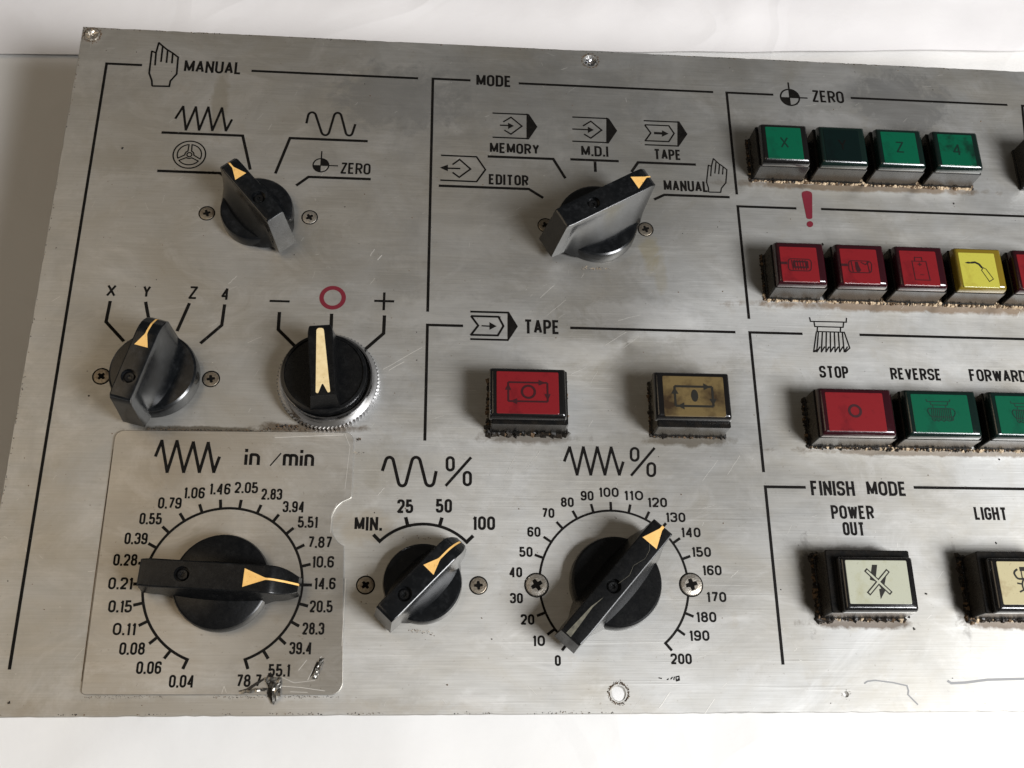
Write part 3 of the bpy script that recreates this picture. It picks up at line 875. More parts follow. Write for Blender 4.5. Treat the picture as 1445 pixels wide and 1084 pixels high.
SCREWS = [(-76.9, 185.1, 2.45, .18, 20, 0, 'small screw to the left of the four way pointer knob'),
          (-42.05, 184.9, 2.45, .18, 35, 1, 'brighter small screw to the right of the four way pointer knob'),
          (-104.2, 124.3, 2.5, .18, 50, 0, None), (-69.8, 124.2, 2.5, .18, 12, 0, None),
          (-17.6, 58.2, 2.5, .18, 40, 0, None), (16.7, 58.3, 2.5, .18, 5, 0, None),
          (40.0, 184.9, 2.5, .18, 30, 0, None), (75.65, 184.7, 2.5, .18, 22, 0, None),
          (34.6, 58.5, 3.45, .55, 30, 2, 'large screw over the left side of the percentage dial ring'),
          (83.0, 58.9, 3.45, .7, 15, 2, 'large bright screw over the right side of the percentage dial ring')]
protos = {}
for (x, y, r, dome, rot, kind, lab) in SCREWS:
    key = (r, dome)
    if key not in protos:
        protos[key] = (screw_mesh(r, dome, 0), cross_mesh(r, dome * 1.06 + .06), gap_mesh(r, r + .38, .07))
    a, b, g = protos[key]
    if kind:
        a = a.copy()
        a.materials.clear()
    o = link('screw', a, None if len(a.materials) else (M_SCREW_BRIGHT if kind else M_SCREW), panel, lab, loc=(x, y, 0), rz=R(rot))
    for nm, me in (('cross_recess', b), ('screw_rim', g)):
        link(nm, me, None if len(me.materials) else M_DARK, o)


# ---------------------------------------------------------------- knobs
def lerp(tab, s):
    if s <= tab[0][0]:
        return tab[0][1]
    for (a, va), (b, vb) in zip(tab, tab[1:]):
        if s <= b:
            t = (s - a) / (b - a)
            return va + (vb - va) * t
    return tab[-1][1]


def make_knob(spec, label):
    """pointer knob; local +x is the pointer direction"""
    x, y, ang, H, tip, tail, r, wt = (spec[k] for k in ('x', 'y', 'ang', 'H', 'tip', 'tail', 'r', 'w'))
    sk = spec.get('skirt', 4.5)
    ttab = spec['top']          # (s as fraction of length, fraction of H)
    tailb = spec.get('tailb', tail + 1.5)
    tipb = spec.get('tipb', tip + .4)
    zmin = spec.get('zmin', 1.6)
    tipw = spec.get('tipw', .8)
    bm_ = bmesh.new()
    n = 64
    prof = [(r, .25), (r, sk * .72), (r * .975, sk * .92), (r * .93, sk)]
    rings = [[bm_.verts.new((a * math.cos(2 * math.pi * i / n), a * math.sin(2 * math.pi * i / n), z)) for i in range(n)] for a, z in prof]
    for a, b in zip(rings, rings[1:]):
        for i in range(n):
            bm_.faces.new((a[i], a[(i + 1) % n], b[(i + 1) % n], b[i]))
    bm_.faces.new(rings[-1])
    bm_.faces.new(list(reversed(rings[0])))
    # bar
    zt = lambda s: H * lerp(ttab, s / tip if s > 0 else s / tail)
    ns = 44
    P = 9
    rows = []
    for i in range(ns + 1):
        f = i / ns
        f = f - 0.06 * math.sin(2 * math.pi * f)
        st = -tail + (tip + tail) * f             # station on the top edge
        sb = -tailb + (tipb + tailb) * f          # station at the base
        top = zt(st)
        e = max(0, (st - tip * .72) / (tip * .28))
        half = wt / 2 * (1 - (1 - tipw) * e ** 2)
        e2 = max(0, (-st - tail * .85) / (tail * .15))
        half *= (1 - .06 * e2)
        in_r = abs(sb) < r * .97
        wr = r * spec.get('wr', 1.0)
        wing = math.sqrt(max(0, 1 - (sb / wr) ** 2)) * r * spec.get('wing', .55)
        hb = max(half * 1.04 + .25, wing)
        zb = 1.2 if in_r else zmin
        e3 = max(0, (abs(sb) - r * .9) / (r * .3))
        zb = 1.2 + (zmin - 1.2) * min(1, e3)
        row = []
        for sg in (-1, 1):
            side = []
            for k in range(P):
                t = k / (P - 1)
                zz = zb + (top - .42 - zb) * t
                q = (1 - t) ** spec.get('conc', 2.4)
                hw = half + (hb - half) * q
                ss = sb + (st - sb) * t
                side.append((ss, sg * hw, zz))
            side.append((st, sg * (half - .07), top - .16))
            side.append((st, sg * (half - .25), top - .04))
            side.append((st, sg * (half - .50), top))
            row.append(side)
        seq = row[0] + list(reversed(row[1]))
        rows.append([bm_.verts.new(p_) for p_ in seq])
    m_ = len(rows[0])
    for a, b in zip(rows, rows[1:]):
        for i in range(m_):
            bm_.faces.new((a[i], b[i], b[(i + 1) % m_], a[(i + 1) % m_]))
    bm_.faces.new(list(reversed(rows[0])))
    bm_.faces.new(rows[-1])
    bmesh.ops.recalc_face_normals(bm_, faces=bm_.faces)
    me = fin(bm_)
    o = link('rotary_knob', me, spec.get('mat', M_KNOB), panel, label, smooth=True, loc=(x, y, 0.02 + spec.get('z0', 0)), rz=R(ang))
    me.set_sharp_from_angle(angle=R(32))
    # set screw recess: ring wall, floor and slot sunk in a real hole
    so = spec['so']
    cb = bmesh.new()
    bmesh.ops.create_cone(cb, cap_ends=True, segments=24, radius1=2.25, radius2=2.25, depth=6)
    bmesh.ops.translate(cb, verts=cb.verts, vec=(-so, 0, zt(-so) + 1.4))
    cutter = link('hole_cutter', fin(cb), M_DARK, o)
    bpy.context.view_layer.update()
    md = o.modifiers.new('hole', 'BOOLEAN')
    md.object = cutter
    md.solver = 'EXACT'
    md.operation = 'DIFFERENCE'
    dg = bpy.context.evaluated_depsgraph_get()
    dg.update()
    me2 = bpy.data.meshes.new_from_object(o.evaluated_get(dg))
    o.modifiers.clear()
    o.data = me2
    bpy.data.objects.remove(cutter)
    sb_ = bmesh.new()
    zf = zt(-so) - 1.55
    ring1 = [sb_.verts.new((-so + 1.7 * math.cos(t), 1.7 * math.sin(t), zf - .5)) for t in [2 * math.pi * i / 20 for i in range(20)]]
    ring2 = [sb_.verts.new((-so + 1.7 * math.cos(t), 1.7 * math.sin(t), zf + .35)) for t in [2 * math.pi * i / 20 for i in range(20)]]
    ring3 = [sb_.verts.new((-so + 1.35 * math.cos(t), 1.35 * math.sin(t), zf + .6)) for t in [2 * math.pi * i / 20 for i in range(20)]]
    ring4 = [sb_.verts.new((-so + .8 * math.cos(t) * (1 if i % 3 else .6), .8 * math.sin(t) * (1 if i % 3 else .6), zf + .55)) for i, t in enumerate([2 * math.pi * i / 20 for i in range(20)])]
    ring5 = [sb_.verts.new((-so + .6 * math.cos(t), .6 * math.sin(t), zf - .1)) for t in [2 * math.pi * i / 20 for i in range(20)]]
    for a, b in ((ring1, ring2), (ring2, ring3), (ring3, ring4), (ring4, ring5)):
        for i in range(20):
            sb_.faces.new((a[i], a[(i + 1) % 20], b[(i + 1) % 20], b[i]))
    sb_.faces.new(ring5)
    link('set_screw', fin(sb_), M_KNOB_MATT, o)
    # pointer mark: triangle that runs into a thin line draped over the tip
    mk = spec['mark']            # s of base, s of neck, s of end, base width, line width
    pb = bmesh.new()
    s0, s1, s2, bw_, lw = mk
    ML = []
    ks = 26
    for i in range(ks + 1):
        s = s0 + (s2 - s0) * i / ks
        if s < s1:
            hw = lw / 2 + (bw_ / 2 - lw / 2) * (1 - (s - s0) / (s1 - s0))
        else:
            hw = lw / 2
        off = spec.get('moff', 0)
        z = zt(min(s, tip)) + .05
        ML.append((pb.verts.new((s, hw + off, z)), pb.verts.new((s, -hw + off, z))))
    if s2 >= tip - .3:
        a, b = ML[-1]
        zz = zt(tip) - 1.0
        ML.append((pb.verts.new((tip + .12, a.co.y, zz)), pb.verts.new((tip + .12, b.co.y, zz))))
    for a, b in zip(ML, ML[1:]):
        pb.faces.new((a[1], b[1], b[0], a[0]))
    link('pointer_mark', fin(pb), M_GOLD, o)
    if 'worn' in spec:
        wb_ = bmesh.new()
        fill(wb_, [(-tail + .3, 1.9), (-tail + .2, .1), (-tail + 5, .35), (-tail + 11, .75), (-tail + 15.5, .2), (-tail + 11, 1.25), (-tail + 5, 1.6)], H + .03)
        link('worn_paint', fin(wb_), M_WORN, o)
        wb_ = bmesh.new()
        ribbon(wb_, [(-3, -.6), (1, -1.5), (4, -.6), (8, -1.9), (11, -1.3), (13, .4)], .08, H + .035)
        link('scratches', fin(wb_), M_WORN, o)
    # the switch body behind the panel
    bb = bmesh.new()
    bmesh.ops.create_cone(bb, cap_ends=True, segments=24, radius1=15, radius2=15, depth=48)
    bmesh.ops.translate(bb, verts=bb.verts, vec=(0, 0, -26))
    cc = bmesh.ops.create_cube(bb, size=1)
    for v in cc['verts']:
        v.co = Vector((v.co.x * 36, v.co.y * 22, v.co.z * 8 - 50))
    link('switch_body', fin(bb), M_KNOB_MATT, panel, loc=(x, y, 0), rz=R(ang))
    return o


BENT = [(-1, .97), (-.95, 1), (.62, 1), (.70, .97), (.80, .88), (.92, .70), (1, .52)]
KN = [
    (dict(x=-59.5, y=185.0, ang=130, H=17.5, tip=13.4, tail=13.4, tailb=17.4, r=12.3, w=6.6, skirt=5, so=4.3, top=[(-1, .985), (-.97, 1), (.9, 1), (1, .93)], tipb=15.0, tipw=.9, mark=(5.6, 10.0, 13.3, 4.3, .55), wing=.86, wr=1.22, zmin=2.2, conc=1.7),
     'black pointer knob aimed up at the handwheel symbol, its slanted tail catching light'),
    (dict(x=-86.9, y=124.3, ang=75.5, H=22.5, tip=13.4, tail=16.2, tailb=17.6, r=13.8, w=6.8, skirt=6, so=8.7, top=[(-1, .95), (-.96, 1), (.50, 1), (.7, .96), (.9, .86), (1, .74)], mark=(1.4, 5.6, 13, 4.2, .6), wing=.74, conc=2.0, zmin=3),
     'tall glossy black pointer knob below the letters X, Y, Z and 4'),
    (dict(x=57.8, y=185.0, ang=30, H=20, tip=18.4, tail=17.4, tailb=21.4, r=14.2, w=8.0, skirt=5, so=4.6, top=[(-1, .985), (-.97, 1), (.92, 1), (1, .95)], tipb=17.0, tipw=.92, mark=(12.0, 16.6, 18.6, 5.2, .55), wing=.78, wr=1.25, conc=1.7, zmin=3),
     'big black pointer knob of the mode selector, aimed at the printed word MANUAL with a hand'),
    (dict(x=-59.9, y=58.1, ang=-3, H=13, tip=23.0, tail=21.9, tailb=22.6, r=14.3, w=8.2, skirt=5, so=9.6, top=[(-1, .95), (-.97, 1), (.66, 1), (.72, .96), (.85, .78), (1, .50)], mark=(8.0, 14.2, 23.0, 5.4, .6), wing=.5, wr=1.45, conc=1.5, zmin=2.5, z0=.55, tipw=.55, mat=M_KNOB_MATT),
     'long black pointer knob lying level on the foil dial plate'),
    (dict(x=-.4, y=58.3, ang=46, H=15, tip=16.4, tail=15.6, tailb=16.9, r=12.0, w=6.8, skirt=5, so=7.4, top=BENT, mark=(2.4, 6.9, 16.0, 4.2, .6), wing=.75, wr=1.15, conc=1.8, zmin=2, tipw=.55),
     'black pointer knob turned to 100 on the short scale from MIN.'),
    (dict(x=58.75, y=58.9, ang=48.5, H=16, tip=19.6, tail=24.6, tailb=25.2, r=14.2, w=7.4, skirt=5, so=4.6, top=[(-1, .95), (-.985, 1), (.985, 1), (1, .96)], mark=(12.6, 18.2, 19.7, 5.4, .9), wing=.55, wr=1.5, conc=1.4, zmin=4, tipw=.97, mat=M_KNOB_MATT, worn=1),
     'long black pointer knob of the percentage dial, aimed between 130 and 140'),
]
for sp, lab in KN:
    make_knob(sp, lab)

# gold sliver of worn paint along the tail of the percentage knob is left as a scuff part
# ---------------------------------------------------------------- chrome ringed selector
def selector():
    x, y = -32.2, 123.4
    bm_ = bmesh.new()
    n = 156
    prof = [(16.3, .1, 1), (16.4, .5, 1), (16.4, 3.2, 1), (15.9, 3.5, 0), (15.6, 4.6, 0), (15.1, 6.0, 0), (14.4, 6.9, 0), (13.9, 6.9, 0), (13.7, 5.5, 0)]
    rings = []
    for rr, z, kn in prof:
        rings.append([bm_.verts.new(((rr - (.62 if kn and i % 2 else 0)) * math.cos(2 * math.pi * i / n), (rr - (.62 if kn and i % 2 else 0)) * math.sin(2 * math.pi * i / n), z)) for i in range(n)])
    for a, b in zip(rings, rings[1:]):
        for i in range(n):
            bm_.faces.new((a[i], a[(i + 1) % n], b[(i + 1) % n], b[i]))
    me = fin(bm_)
    o = link('selector_switch', me, M_CHROME, panel, 'black selector in a knurled chrome ring with a cream forked pointer', smooth=True, loc=(x, y, 0))
    me.set_sharp_from_angle(angle=R(40))
    kb = bmesh.new()
    n = 72
    rings = [[kb.verts.new((rr * math.cos(2 * math.pi * i / n), rr * math.sin(2 * math.pi * i / n), z)) for i in range(n)] for rr, z in [(13.75, 3), (13.75, 7.6), (13.4, 8.3), (12.5, 8.5), (12.3, 8.0)]]
    for a, b in zip(rings, rings[1:]):
        for i in range(n):
            kb.faces.new((a[i], a[(i + 1) % n], b[(i + 1) % n], b[i]))
    kb.faces.new(rings[-1])
    # bar across the disc, local +y is the pointer direction
    rows = []
    ns = 24
    for i in range(ns + 1):
        f = i / ns
        s = -10.9 + 23.7 * f
        e = max(0, (s - 9.5) / 3.3)
        half = 3.9 * (1 - .12 * e * e)
        top = 17 - (.5 * e * e)
        sb = -12.6 + 25.6 * f
        row = []
        for sg in (-1, 1):
            row.append([(sg * (half + .9 - .0), sb, 7.5), (sg * (half + .55), (sb + s) / 2, 10), (sg * (half + .15), s, 14), (sg * half, s, top - .3), (sg * (half - .3), s, top)])
        rows.append([kb.verts.new(p_) for p_ in row[0] + list(reversed(row[1]))])
    m_ = len(rows[0])
    for a, b in zip(rows, rows[1:]):
        for i in range(m_):
            kb.faces.new((a[i], b[i], b[(i + 1) % m_], a[(i + 1) % m_]))
    kb.faces.new(rows[0]); kb.faces.new(rows[-1])
    bmesh.ops.recalc_face_normals(kb, faces=kb.faces)
    me = fin(kb)
    k = link('selector_knob', me, M_KNOB_MATT, o, smooth=True, rz=R(5.5), loc=(-.9, .6, 0))
    me.set_sharp_from_angle(angle=R(30))
    pb = bmesh.new()
    poly = fillet([(-1.1, 12.0, .9), (-2.15, -9.6, .8), (-1.45, -9.9, .4), (0, -6.4, .3), (1.55, -9.9, .5), (2.25, -9.6, .8), (1.15, 12.0, .9)], True)
    f = pb.faces.new([pb.verts.new((a, b - .4, 16.9)) for a, b in poly])
    ex = bmesh.ops.extrude_face_region(pb, geom=[f])
    for v in ex['geom']:
        if isinstance(v, bmesh.types.BMVert):
            v.co.z = 17.1
    bmesh.ops.recalc_face_normals(pb, faces=pb.faces)
    pm = link('pointer_mark', fin(pb), M_CREAM, o, loc=(-.9, .6, 0), rz=R(5.5))
    bb = bmesh.new()
    bmesh.ops.create_cone(bb, cap_ends=True, segments=24, radius1=14, radius2=14, depth=54)
    bmesh.ops.translate(bb, verts=bb.verts, vec=(0, 0, -29.3))
    link('switch_body', fin(bb), M_KNOB_MATT, panel, loc=(x, y, 0))


selector()


# ---------------------------------------------------------------- push buttons
def box_loft(levels, cap=True, seg=4):
    """rounded rectangles (x0, x1, y0, y1, z, r) stacked into a closed shell"""
    bm_ = bmesh.new()
    rings = []
    for (x0, x1, y0, y1, z, r) in levels:
        pts = []
        for cx, cy, a0 in ((x1 - r, y1 - r, 0), (x0 + r, y1 - r, 90), (x0 + r, y0 + r, 180), (x1 - r, y0 + r, 270)):
            for i in range(seg + 1):
                a = R(a0 + 90 * i / seg)
                pts.append((cx + r * math.cos(a), cy + r * math.sin(a), z))
        rings.append([bm_.verts.new(p_) for p_ in pts])
    n = len(rings[0])
    for a, b in zip(rings, rings[1:]):
        for i in range(n):
            bm_.faces.new((a[i], a[(i + 1) % n], b[(i + 1) % n], b[i]))
    if cap:
        bm_.faces.new(rings[-1])
        bm_.faces.new(list(reversed(rings[0])))
    bmesh.ops.recalc_face_normals(bm_, faces=bm_.faces)
    return fin(bm_)


def arrow_rect(b, z, wd, x0, x1, y0, y1):
    ribbon(b, [(x0, y0), (x0, y1)], wd, z)
    ribbon(b, [(x0, y1), (x1, y1)], wd, z + .002)
    ribbon(b, [(x1, y1), (x1, y0)], wd, z + .004)
    ribbon(b, [(x1, y0), (x0, y0)], wd, z + .006)
    h = wd * 1.6
    fill(b, [(x0 - h, y1 - 2.6), (x0 + h, y1 - 2.6), (x0, y1 - .4)], z + .01)
    fill(b, [(x1 - 2.8, y1 - h), (x1 - 2.8, y1 + h), (x1 - .6, y1)], z + .01)
    fill(b, [(x1 - h, y0 + 2.6), (x1 + h, y0 + 2.6), (x1, y0 + .4)], z + .01)
    fill(b, [(x0 + 2.8, y0 - h), (x0 + 2.8, y0 + h), (x0 + .6, y0)], z + .01)


def sym_letter(ch):
    return lambda b, z: text_into(b, ch, -1.5, 1.5, -2.1, 4.6, .55, z)


def sym_stop_cycle(b, z):
    arrow_rect(b, z, .62, -6.2, 6.3, -3.0, 3.4)
    ribbon(b, circle(0.2, .25, 2.05, 28), .75, z + .02, True)


def sym_start_cycle(b, z):
    arrow_rect(b, z, .75, -6.2, 6.1, -3.4, 3.3)
    fill(b, [(0.2 + 1.15 * math.cos(t), .2 + 2.1 * math.sin(t)) for t in [2 * math.pi * i / 20 for i in range(20)]], z + .02)


def sym_ring(b, z):
    ribbon(b, circle(-.3, .3, 1.9, 28), .85, z, True)


def sym_cutter(b, z):
    for s in ([(-4.6, 4.9), (-4.4, 4.1), (3.2, 4.1), (3.6, 4.9)], [(-3.4, 3.9), (-3.1, 2.9), (2.3, 2.9), (2.7, 3.9)], [(-2.6, 2.9), (-2.6, 2)], [(1.7, 2.9), (1.7, 2)]):
        ribbon(b, s, .28, z)
    for k in range(11):
        ribbon(b, [(-3.1 + .62 * k, 1.9), (-3.5 + .66 * k, -2.2)], .3, z + .002 * k)
    ribbon(b, [(-4.6, .6, 1), (-4.4, 1.7, 1), (4.2, 1.7, 1), (4.7, 0.3, 1), (3.9, -1.2, 1), (-3.8, -1.2, 1)], .3, z + .03, True)
    ribbon(b, [(-3.4, -2.2), (-2.8, -2.7), (-2.2, -2.2), (-1.4, -2.7), (-.6, -2.2), (.4, -2.7), (1.2, -2.2), (2.2, -2.6), (3.6, -2.2), (3.7, -1)], .28, z + .034)


def sym_motor(var):
    def f(b, z):
        ribbon(b, [(-3.3, -2, .9), (3.0, -2, 1.0), (3.5, 1.6, 1.0), (-3.0, 1.6, .9)], .28, z, True)
        ribbon(b, [(-5.3, .25), (-3.4, .25)], .8, z + .002)
        if var == 0:
            for k in range(6):
                ribbon(b, [(-2.1 + .75 * k, 1.3), (-1.9 + .75 * k, -1.7)], .3, z + .004 + .002 * k)
            ribbon(b, [(-1.5, -.9), (2.2, -.9), (2.2, .8), (-1.5, .8)], .5, z + .02, True)
        else:
            fill(b, [(-1.3, 1.3), (-.5, 1.3), (-.2, -.2), (.2, -1.2), (-.3, -1.8), (-1.0, -1.8), (-1.3, -1)], z + .004)
            ribbon(b, [(-2.3, 1.4), (-2.1, -1.8)], .28, z + .006)
            ribbon(b, [(.4, 1.2), (1.6, .5), (2.7, 1.4)], .3, z + .008)
            ribbon(b, [(2.2, 1.4), (2.5, -1.8)], .28, z + .01)
    return f


def sym_battery(b, z):
    ribbon(b, [(-2.2, -4.6), (3.0, -4.6), (2.6, 2.6), (-2.4, 2.6)], .32, z, True)
    ribbon(b, [(-1.4, 2.6), (-1.3, 4.1), (1.2, 4.1), (1.3, 2.6)], .32, z + .002)
    ribbon(b, [(-.5, 1.4), (.9, 1.4)], .32, z + .004)
    ribbon(b, [(.2, .7), (.2, 2.1)], .32, z + .006)
    ribbon(b, [(-.2, -2.6), (1.3, -2.6)], .25, z + .008)


def sym_gun(b, z):
    fill(b, [(-4.7, 2.6), (-3.4, 3.1), (-2.4, 2.9), (-2.4, 2.4), (-3.5, 2.3)], z)
    ribbon(b, [(-2.4, 2.7), (-.9, 2.9), (.4, 2.2), (1.3, .8)], .75, z + .002)
    ribbon(b, [(.9, -.1), (1.7, .9), (2.6, .4), (4.6, -3.4), (3.0, -4.4)], .26, z + .004, True)


def sym_power(b, z):
    fill(b, [(-1.3, 5.2), (.3, 5.2), (-.6, 1.5), (-1.2, .2), (-2.6, .6)], z)
    fill(b, [(.6, .4), (2.6, 1.6), (1.3, -2.2), (2.0, -2.3), (.0, -5.2), (-.1, -2.2), (.6, -2.0), (-.2, -.6)], z)
    for k, sg in enumerate((1, -1)):
        ribbon(b, [(-3.6, 3.7 * sg), (3.5, -3.5 * sg)], 1.35, z + .01 + .004 * k)
    n0 = len(b.faces)
    for k, sg in enumerate((1, -1)):
        ribbon(b, [(-3.3, 3.4 * sg), (3.2, -3.2 * sg)], .62, z + .03 + .004 * k)
    b.faces.ensure_lookup_table()
    for f in b.faces[n0:]:
        f.material_index = 1


def sym_lamp(b, z):
    ribbon(b, [(-3.3, 4.2, 1.2), (-4.8, 3.2, 1.4), (-3.8, 1.2, 1.2), (-1, 1.2, 1)], .6, z)
    fill(b, [(-2.6, 4.9), (1, 4.9), (1, 3.6), (-2.6, 3.6)], z + .002)
    ribbon(b, [(-2.2, 3.8), (-2.2, 1.4)], .35, z + .006)
    ribbon(b, circle(0.3, -.9, 2.9, 26), .5, z + .004, True)
    for a in (170, 205, 240, 275, 310, 345):
        ribbon(b, [(0.3 + 3.1 * math.cos(R(a)), -.9 + 3.1 * math.sin(R(a))), (0.3 + 4.5 * math.cos(R(a)), -.9 + 4.5 * math.sin(R(a)))], .5, z + .01)


def button(x0, x1, y0, y1, H, cap, lens, cap_m, lens_m, sym, ink, label, sq=None, lean=0.0, loose=0.0):
    """x0..y1: housing footprint; cap and lens: (x0, x1, y0, y1)"""
    cx, cy = (x0 + x1) / 2, (y0 + y1) / 2
    L = lambda q: (q[0] - cx, q[1] - cx, q[2] - cy, q[3] - cy)
    hx0, hx1, hy0, hy1 = L((x0, x1, y0, y1))
    zt_ = H - 3.6
    me = box_loft([(hx0, hx1, hy0, hy1, -1.5, .5), (hx0, hx1, hy0, hy1, .9, .5), (hx0 + .25, hx1 - .25, hy0 + .2, hy1 - .2, 1.3, .5), (hx0 + .3, hx1 - .3, hy0 + .3, hy1 - .3, zt_ - .3, .5), (hx0 + .6, hx1 - .6, hy0 + .6, hy1 - .6, zt_, .4)])
    o = link('push_button', me, M_HOUSING, panel, label, loc=(cx, cy, 0))
    a, b, c, d = L(cap)
    me = box_loft([(a + .5, b - .5, c + .5, d - .5, zt_ - .6, .4), (a + .05, b - .05, c + .05, d - .05, zt_ + .25, .5), (a, b, c, d, zt_ + .7, .5), (a + .05, b - .05, c + .1, d - .1, H - 1.6, .5), (a + .35, b - .35, c + .55, d - .4, H - .55, .6), (a + .9, b - .9, c + 1.15, d - .9, H - .12, .6), (a + 1.2, b - 1.2, c + 1.4, d - 1.1, H - .05, .6)])
    cp = link('button_cap', me, cap_m, o, smooth=True, rz=R(loose))
    me.set_sharp_from_angle(angle=R(50))
    a, b, c, d = L(lens)
    me = box_loft([(a, b, c, d, H - .35, .4), (a, b, c, d, H + .02, .4), (a + .12, b - .12, c + .12, d - .12, H + .08, .35)])
    link('lens', me, lens_m, o, rz=R(loose))
    if sym:
        sb = bmesh.new()
        sym(sb, H + .13)
        k_ = 1.25 if ink is M_LENS_INK_R and sym in MOTORS else 1.0
        for v in sb.verts:
            v.co.x *= k_
            v.co.y *= k_
            v.co.x += (a + b) / 2
            v.co.y += (c + d) / 2
        link('symbol', fin(sb), [ink, lens_m], o, rz=R(loose))
    bb = box_loft([(hx0 + 1, hx1 - 1, hy0 + 1, hy1 - 1, -52, .5), (hx0 + 1, hx1 - 1, hy0 + 1, hy1 - 1, -2.5, .5)])
    link('switch_body', bb, M_KNOB_MATT, panel, loc=(cx, cy, 0))
    return o


HB = 12.6
MOTORS = [sym_motor(0), sym_motor(1)]
ROWS = []
zl = [('square green button lettered X, first of the row under ZERO', L_GREEN, sym_letter('X')), ('square dark unlit green button, second of the row under ZERO', L_GREEN_DARK, sym_letter('Y')),
      ('square green button lettered Z, third of the row under ZERO', L_GREEN, sym_letter('Z')), ('square stained green button with a blurred 4, last of the row under ZERO', L_GREEN_HALF, sym_letter('4'))]
for i, (lb, lm, sy) in enumerate(zl):
    x = 116.0 + 21.35 * i
    button(x, x + 19.3, 206.6, 224.0, HB, (x + .9, x + 18.3, 206.9, 223.0), (x + 2.6, x + 15.6, 207.9, 221.2), CAP_GREEN if i != 0 else CAP_BLACK, lm, sy, M_LENS_INK_G if i != 1 else M_DARK, lb)
ROWS.append((115, 200.5, 206.6, 224))
rl = [('square red button with a finned motor symbol, first of the alarm row', L_RED, CAP_RED, MOTORS[0], M_LENS_INK_R),
      ('square red button with a motor and thermometer symbol, second of the alarm row', L_RED, CAP_RED, MOTORS[1], M_LENS_INK_R),
      ('square red button with a bottle or battery outline and plus sign', L_RED, CAP_RED, sym_battery, M_LENS_INK_R),
      ('square yellow button with an oil gun symbol', L_YELLOW, CAP_YELLOW, sym_gun, M_LENS_INK_B),
      ('square red button cut off by the right edge of the photo, after the yellow one', L_RED, CAP_RED, None, M_LENS_INK_R)]
for i, (lb, lm, cm_, sy, ink) in enumerate(rl):
    x = 116.8 + 21.2 * i
    button(x, x + 19.2, 158.4, 175.6, HB, (x + .6, x + 17.9, 158.7, 174.8), (x + 1.9, x + 14.9, 159.2, 172.5), cm_, lm, sy, ink, lb)
ROWS.append((116, 223, 158.4, 175.6))
sl = [('wide red STOP button with a ring symbol', L_RED, CAP_RED, sym_ring, M_LENS_INK_R), ('wide green REVERSE button with a milling cutter symbol', L_GREEN, CAP_GREEN, sym_cutter, M_LENS_INK_G),
      ('wide green FORWARD button at the right edge of the photo', L_GREEN, CAP_GREEN, sym_cutter, M_LENS_INK_G)]
for i, (lb, lm, cm_, sy, ink) in enumerate(sl):
    x = 125.8 + 28.75 * i
    button(x, x + 27.0, 104.7, 122.0, HB, (x + .6, x + 25.2, 105.0, 121.3), (x + 2.6, x + 21.8, 106.1, 119.4), cm_, lm, sy, ink, lb)
ROWS.append((124.5, 212, 104.7, 122))
button(19.9, 45.0, 107.4, 126.4, HB, (19.4, 43.9, 108.7, 125.7), (21.6, 41.4, 109.9, 124.1), CAP_BLACK, L_RED, sym_stop_cycle, M_LENS_INK_R, 'wide red button with a loop of arrows round a ring, under TAPE')
button(73.2, 97.8, 107.4, 126.4, HB, (72.4, 97.3, 109.4, 125.6), (75.1, 95.0, 110.1, 123.8), CAP_BLACK, L_AMBER, sym_start_cycle, M_LENS_INK_B, 'wide dirty amber brown button with a loop of arrows, under TAPE')
button(122.8, 150.2, 48.6, 68.4, HB + 1.2, (126.0, 149.2, 48.7, 65.6), (127.6, 146.9, 51.0, 64.2), CAP_BLACK, L_CREAM, sym_power, M_LENS_INK_B, 'cream button with a crossed out lightning arrow, under POWER OUT')
button(171.2, 198.6, 48.6, 68.4, HB + 1.2, (173.6, 197.0, 48.7, 65.6), (175.6, 194.9, 51.0, 64.2), CAP_BLACK, L_CREAM_DIRTY, sym_lamp, M_LENS_INK_B, 'dirty cream button with a lamp symbol, under LIGHT')


# off-frame neighbour whose shadow reaches the panel's right edge
button(218.3, 237.6, 206.6, 224.0, HB, (219.2, 236.6, 206.9, 223.0), (220.9, 233.9, 207.9, 221.2), CAP_RED, L_RED, None, M_LENS_INK_R, 'square red button at the far right, past the row under ZERO')


# ---------------------------------------------------------------- grime, chips and scratches
def chunk(bm_, x, y, z, s, mi):
    k = random.randint(5, 6)
    pts = []
    for i in range(k):
        a = 2 * math.pi * i / k + random.uniform(-.4, .4)
        r_ = s * random.uniform(.5, 1)
        pts.append((x + r_ * math.cos(a), y + r_ * math.sin(a)))
    lo = [bm_.verts.new((a, b, z)) for a, b in pts]
    hi = [bm_.verts.new((x + (a - x) * .6 + random.uniform(-.1, .1) * s, y + (b - y) * .6, z + s * random.uniform(.3, .9))) for a, b in pts]
    for i in range(k):
        f = bm_.faces.new((lo[i], lo[(i + 1) % k], hi[(i + 1) % k], hi[i]))
        f.material_index = mi
    f = bm_.faces.new(hi)
    f.material_index = mi


def grime_line(bm_, x0, y0, x1, y1, n, spread, smax, pal, zs=0.0):
    for _ in range(n):
        t = random.random()
        cl = .5 + 1.1 * noise.noise(Vector((t * math.dist((x0, y0), (x1, y1)) / 5.5, x0, y0)))
        if random.random() > max(.12, cl * 1.25):
            continue
        nx, ny = y1 - y0, -(x1 - x0)
        l = math.hypot(nx, ny)
        d = abs(random.gauss(0, spread * (.35 + max(0, cl)))) * (-1)
        chunk(bm_, x0 + (x1 - x0) * t - nx / l * d, y0 + (y1 - y0) * t - ny / l * d, .0, random.uniform(.12, smax) * (1 if random.random() < .85 else 1.9), random.choice(pal))
        if random.random() < .10:
            chunk(bm_, x0 + (x1 - x0) * t - nx / l * d * 2.6, y0 + (y1 - y0) * t - ny / l * d * 2.6, .0, random.uniform(.08, .22), random.choice(pal))


